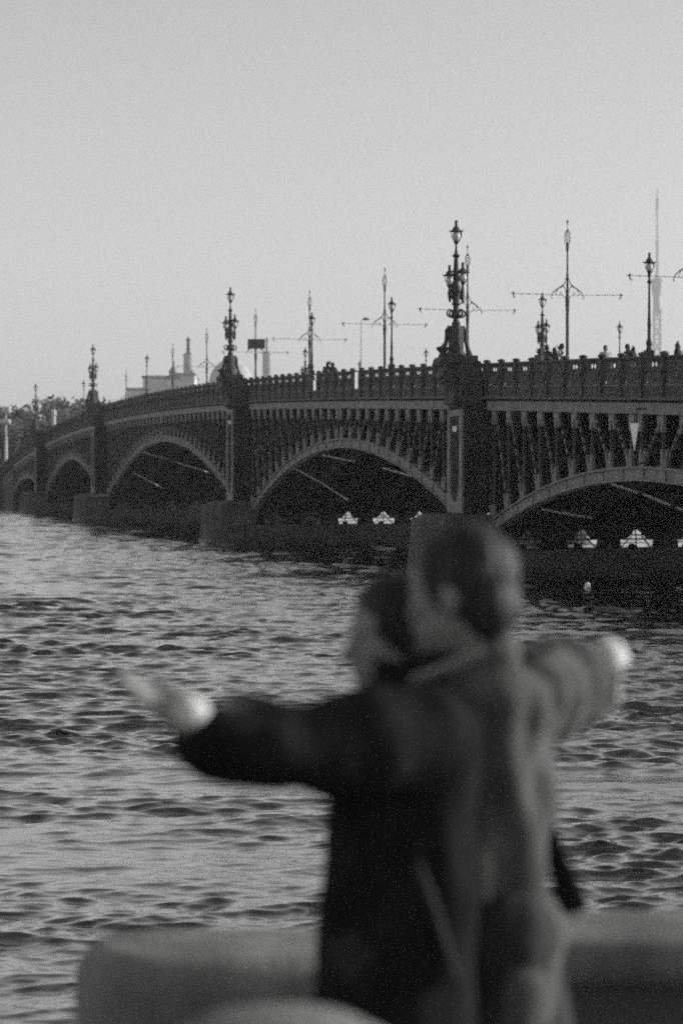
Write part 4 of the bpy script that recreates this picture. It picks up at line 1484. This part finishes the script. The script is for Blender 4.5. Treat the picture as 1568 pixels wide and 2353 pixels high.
# ---- pedestrians on the bridge
def walker(kind):
    rg = random.Random(kind)
    body = MB()
    H = 1.0
    q, mx = head(body, (0, 0, 1.6), (1, 0, 0), (0, 0, 1), 1.0)
    limb(body, [(0, 0, 1.52), (-0.01, 0, 1.42), (-0.01, 0, 1.3)], [0.055, 0.06, 0.1], 8)
    limb(body, [(0, 0, 1.3), (0, 0, 1.1), (0, 0, 0.92)], [0.12, 0.11, 0.13], 8)
    arms = []
    for s in (1, -1):
        if kind == 0:
            a = [(0, s * 0.19, 1.4), (0.02, s * 0.24, 1.12), (0.12, s * 0.22, 0.9)]
        elif kind == 1:
            a = [(0, s * 0.19, 1.4), (0.12, s * 0.26, 1.15), (0.32, s * 0.12, 1.2)]
        else:
            a = [(0, s * 0.19, 1.4), (-0.06, s * 0.25, 1.14), (0.1, s * 0.23, 0.92)] if s > 0 else [(0, s * 0.19, 1.4), (0.12, s * 0.3, 1.5), (0.05, s * 0.14, 1.72)]
        arms.append(a)
        limb(body, a, [0.05, 0.042, 0.03], 8)
        av = Vector(a[2]) - Vector(a[1])
        hand(body, a[2], av, Vector((0, -s, 0)) + Vector((0.01, 0, 0)), 1, 0.17)
    legs = []
    for s in (1, -1):
        l = [(0, s * 0.09, 0.92), (0.05 * s, s * 0.1, 0.5), (0.0 + 0.08 * s, s * 0.1, 0.08)]
        legs.append(l)
        limb(body, l, [0.09, 0.06, 0.045], 8)
    out = [('body', M['skin'], body, 0.012)]
    hm = MB()
    hairmesh(hm, q, mx, 1.0, kind == 2)
    out.append(('hair', M['hair'], hm, 0.016))
    jm = MB()
    rings(jm, [(0, 0, 0.82, 0.15, 0.2), (0, 0, 1.05, 0.13, 0.18), (0, 0, 1.3, 0.14, 0.21), (0, 0, 1.43, 0.1, 0.17), (0, 0, 1.5, 0.06, 0.07)], 16)
    for a in arms:
        limb(jm, a, [0.075, 0.062, 0.05], 8)
    out.append(('jacket', M['cloth_a'] if kind == 0 else M['cloth_b'], jm, 0.018))
    tm = MB()
    for l in legs:
        limb(tm, l, [0.115, 0.085, 0.065], 8)
    out.append(('trousers', M['cloth_b'], tm, 0.018))
    sm = MB()
    for l in legs:
        sm.oball((l[2][0] + 0.06, l[2][1], 0.045), (0.14, 0.05, 0.045), Matrix.Identity(3))
    t = thing('person', 'x', 'person', (0, 0, 0))
    for nm, m, mb, vx in out:
        remesh(mb, nm, m, t, vx, 2)
    sm.build('shoes', M['shoe'], t, True)
    return t
walkers = [walker(0), walker(1), walker(2)]
ped = [(1238, 806, 2, 2.2, 1.0, 'pedestrian in dark clothes leaning beside the far candelabrum, leftmost of the row'),
       (1256, 797, 1, 0.5, 1.8, 'dark-haired pedestrian just right of the far candelabrum'),
       (1273, 803, 2, 1.2, 0.9, 'pedestrian in dark clothes between two others, left of the tallest full wire pole'),
       (1288, 794, 0, 2.6, 1.2, 'pedestrian in light clothes right beside the tallest full wire pole'),
       (1390, 798, 0, -1.2, 0.9, 'pedestrian in a light shirt with dark hair, alone left of the slender far lamp'),
       (1441, 795, 1, 0.4, 0.9, 'pedestrian in a dark jacket right of the slender far lamp, taller of a pair'),
       (1452, 803, 2, 2.4, 1.3, 'shorter pedestrian of the pair left of the large railing lamp'),
       (1556, 793, 2, -0.6, 0.8, 'long-haired pedestrian at the right edge beyond the large railing lamp'),
       (765, 838, 1, 0.6, 1.2, 'tiny pedestrian behind the railing above the gap between the two white slots'),
       (752, 836, 2, 1.9, 1.6, 'tiny pedestrian left of the gap between the two white slots'),
       (713, 844, 0, 0.9, 1.0, 'tiny pale-clothed pedestrian at the foot of the pole that touches a lamp')]
used = set()
for (x, yt, k, rz, inn, lab) in ped:
    s = s_at(x, -inn)
    Yd = W(s, -inn, 0).y
    top = CAMZ + (1101 - yt + 6) * Yd / FPX
    gz = R(s) - 1.12
    sc = (top - gz) / 1.74
    loc = W(s, -inn, gz)
    if k not in used:
        o = walkers[k]
        used.add(k)
        o.location = loc
        o.rotation_euler = (0, 0, rz)
        o['label'] = lab
        o['group'] = 'pedestrians on the bridge'
        o.scale = (max(0.9, min(1.2, sc)),) * 3
    else:
        o = dup(walkers[k], loc, rz, lab, 'pedestrians on the bridge', max(0.9, min(1.2, sc)))

# ------------------------------------------------------------------ quay furniture in front
def rounded_block(mb, x0, x1, y0, y1, z0, z1, r, n=5):
    """block with rounded upper edges and ends"""
    def ring(ins, z):
        pts = []
        rr = 0.2
        a0, a1, b0, b1 = x0 + ins, x1 - ins, y0 + ins, y1 - ins
        rr = max(0.02, min(rr - ins * 0.2, (b1 - b0) / 2 - 0.005))
        for (cx, cy, st) in ((a1 - rr, b1 - rr, 0), (a0 + rr, b1 - rr, PI / 2), (a0 + rr, b0 + rr, PI), (a1 - rr, b0 + rr, 3 * PI / 2)):
            for k in range(5):
                t = st + PI / 2 * k / 4
                pts.append((cx + rr * math.cos(t), cy + rr * math.sin(t), z))
        return pts
    rs = [ring(0, z0), ring(0, z1 - r)]
    for k in range(1, n + 1):
        t = PI / 2 * k / n
        rs.append(ring(r * (1 - math.cos(t)), z1 - r + r * math.sin(t)))
    m = len(rs[0])
    vs = [p for q in rs for p in q]
    fs = []
    for i in range(len(rs) - 1):
        for k in range(m):
            k2 = (k + 1) % m
            fs.append((i * m + k, i * m + k2, (i + 1) * m + k2, (i + 1) * m + k))
    fs.append(tuple(range(m))[::-1])
    fs.append(tuple((len(rs) - 1) * m + k for k in range(m)))
    return mb.add(vs, fs)
par = thing('stone_parapet', 'blurred low granite parapet with a rounded left end, behind the dancers', 'parapet', (0, 6.2, GZ))
xl = P(168, 0, 6.15).x
mb = MB()
rounded_block(mb, xl, 0.1, -0.22, 0.25, 0.0, 0.56, 0.08)
mb.build('coping_block', M['quay'], par, 'all')
mb = MB()
rounded_block(mb, 0.106, 2.6, -0.24, 0.25, 0.5, 0.605, 0.05)
mb.build('coping_block', M['quay'], par, 'all')
mb = MB()
mb.box(0.13, 2.58, -0.17, 0.2, 0.0, 0.498)
mb.build('parapet_wall', M['granite'], par)  # darker granite stands in for the shade below the coping
bol = P(640, 2330, 3.9)
bench = thing('stone_bollard', 'blurred low rounded pale stone at the bottom edge, in front of the parapet', 'bollard', (bol.x, 3.9, GZ))
H = bol.z - GZ
MB().lathe([(0.26, 0.0), (0.26, 0.1), (0.22, 0.14), (0.2, H - 0.22), (0.22, H - 0.2), (0.23, H - 0.12), (0.2, H - 0.05), (0.13, H - 0.012), (0.04, H)], 24).build('stone', M['quay'], bench, 'all')

# ------------------------------------------------------------------ haze over the river
mb = MB().box(-3600, 3600, -3600, 3600, -2.1, 325)
hz = mb.build('haze', None)
hm = bpy.data.materials.new('haze_air')
hm.use_nodes = True
nt = hm.node_tree
nt.nodes.clear()
out = nt.nodes.new('ShaderNodeOutputMaterial')
pv = nt.nodes.new('ShaderNodeVolumePrincipled')
pv.inputs['Color'].default_value = (0.93, 0.93, 0.93, 1)
pv.inputs['Density'].default_value = HAZE
pv.inputs['Anisotropy'].default_value = 0.0
nt.links.new(pv.outputs[0], out.inputs['Volume'])
hz.data.materials.clear()
hz.data.materials.append(hm)
tag(hz, 'thin pale haze over the river and far shore', None, None, 'stuff')
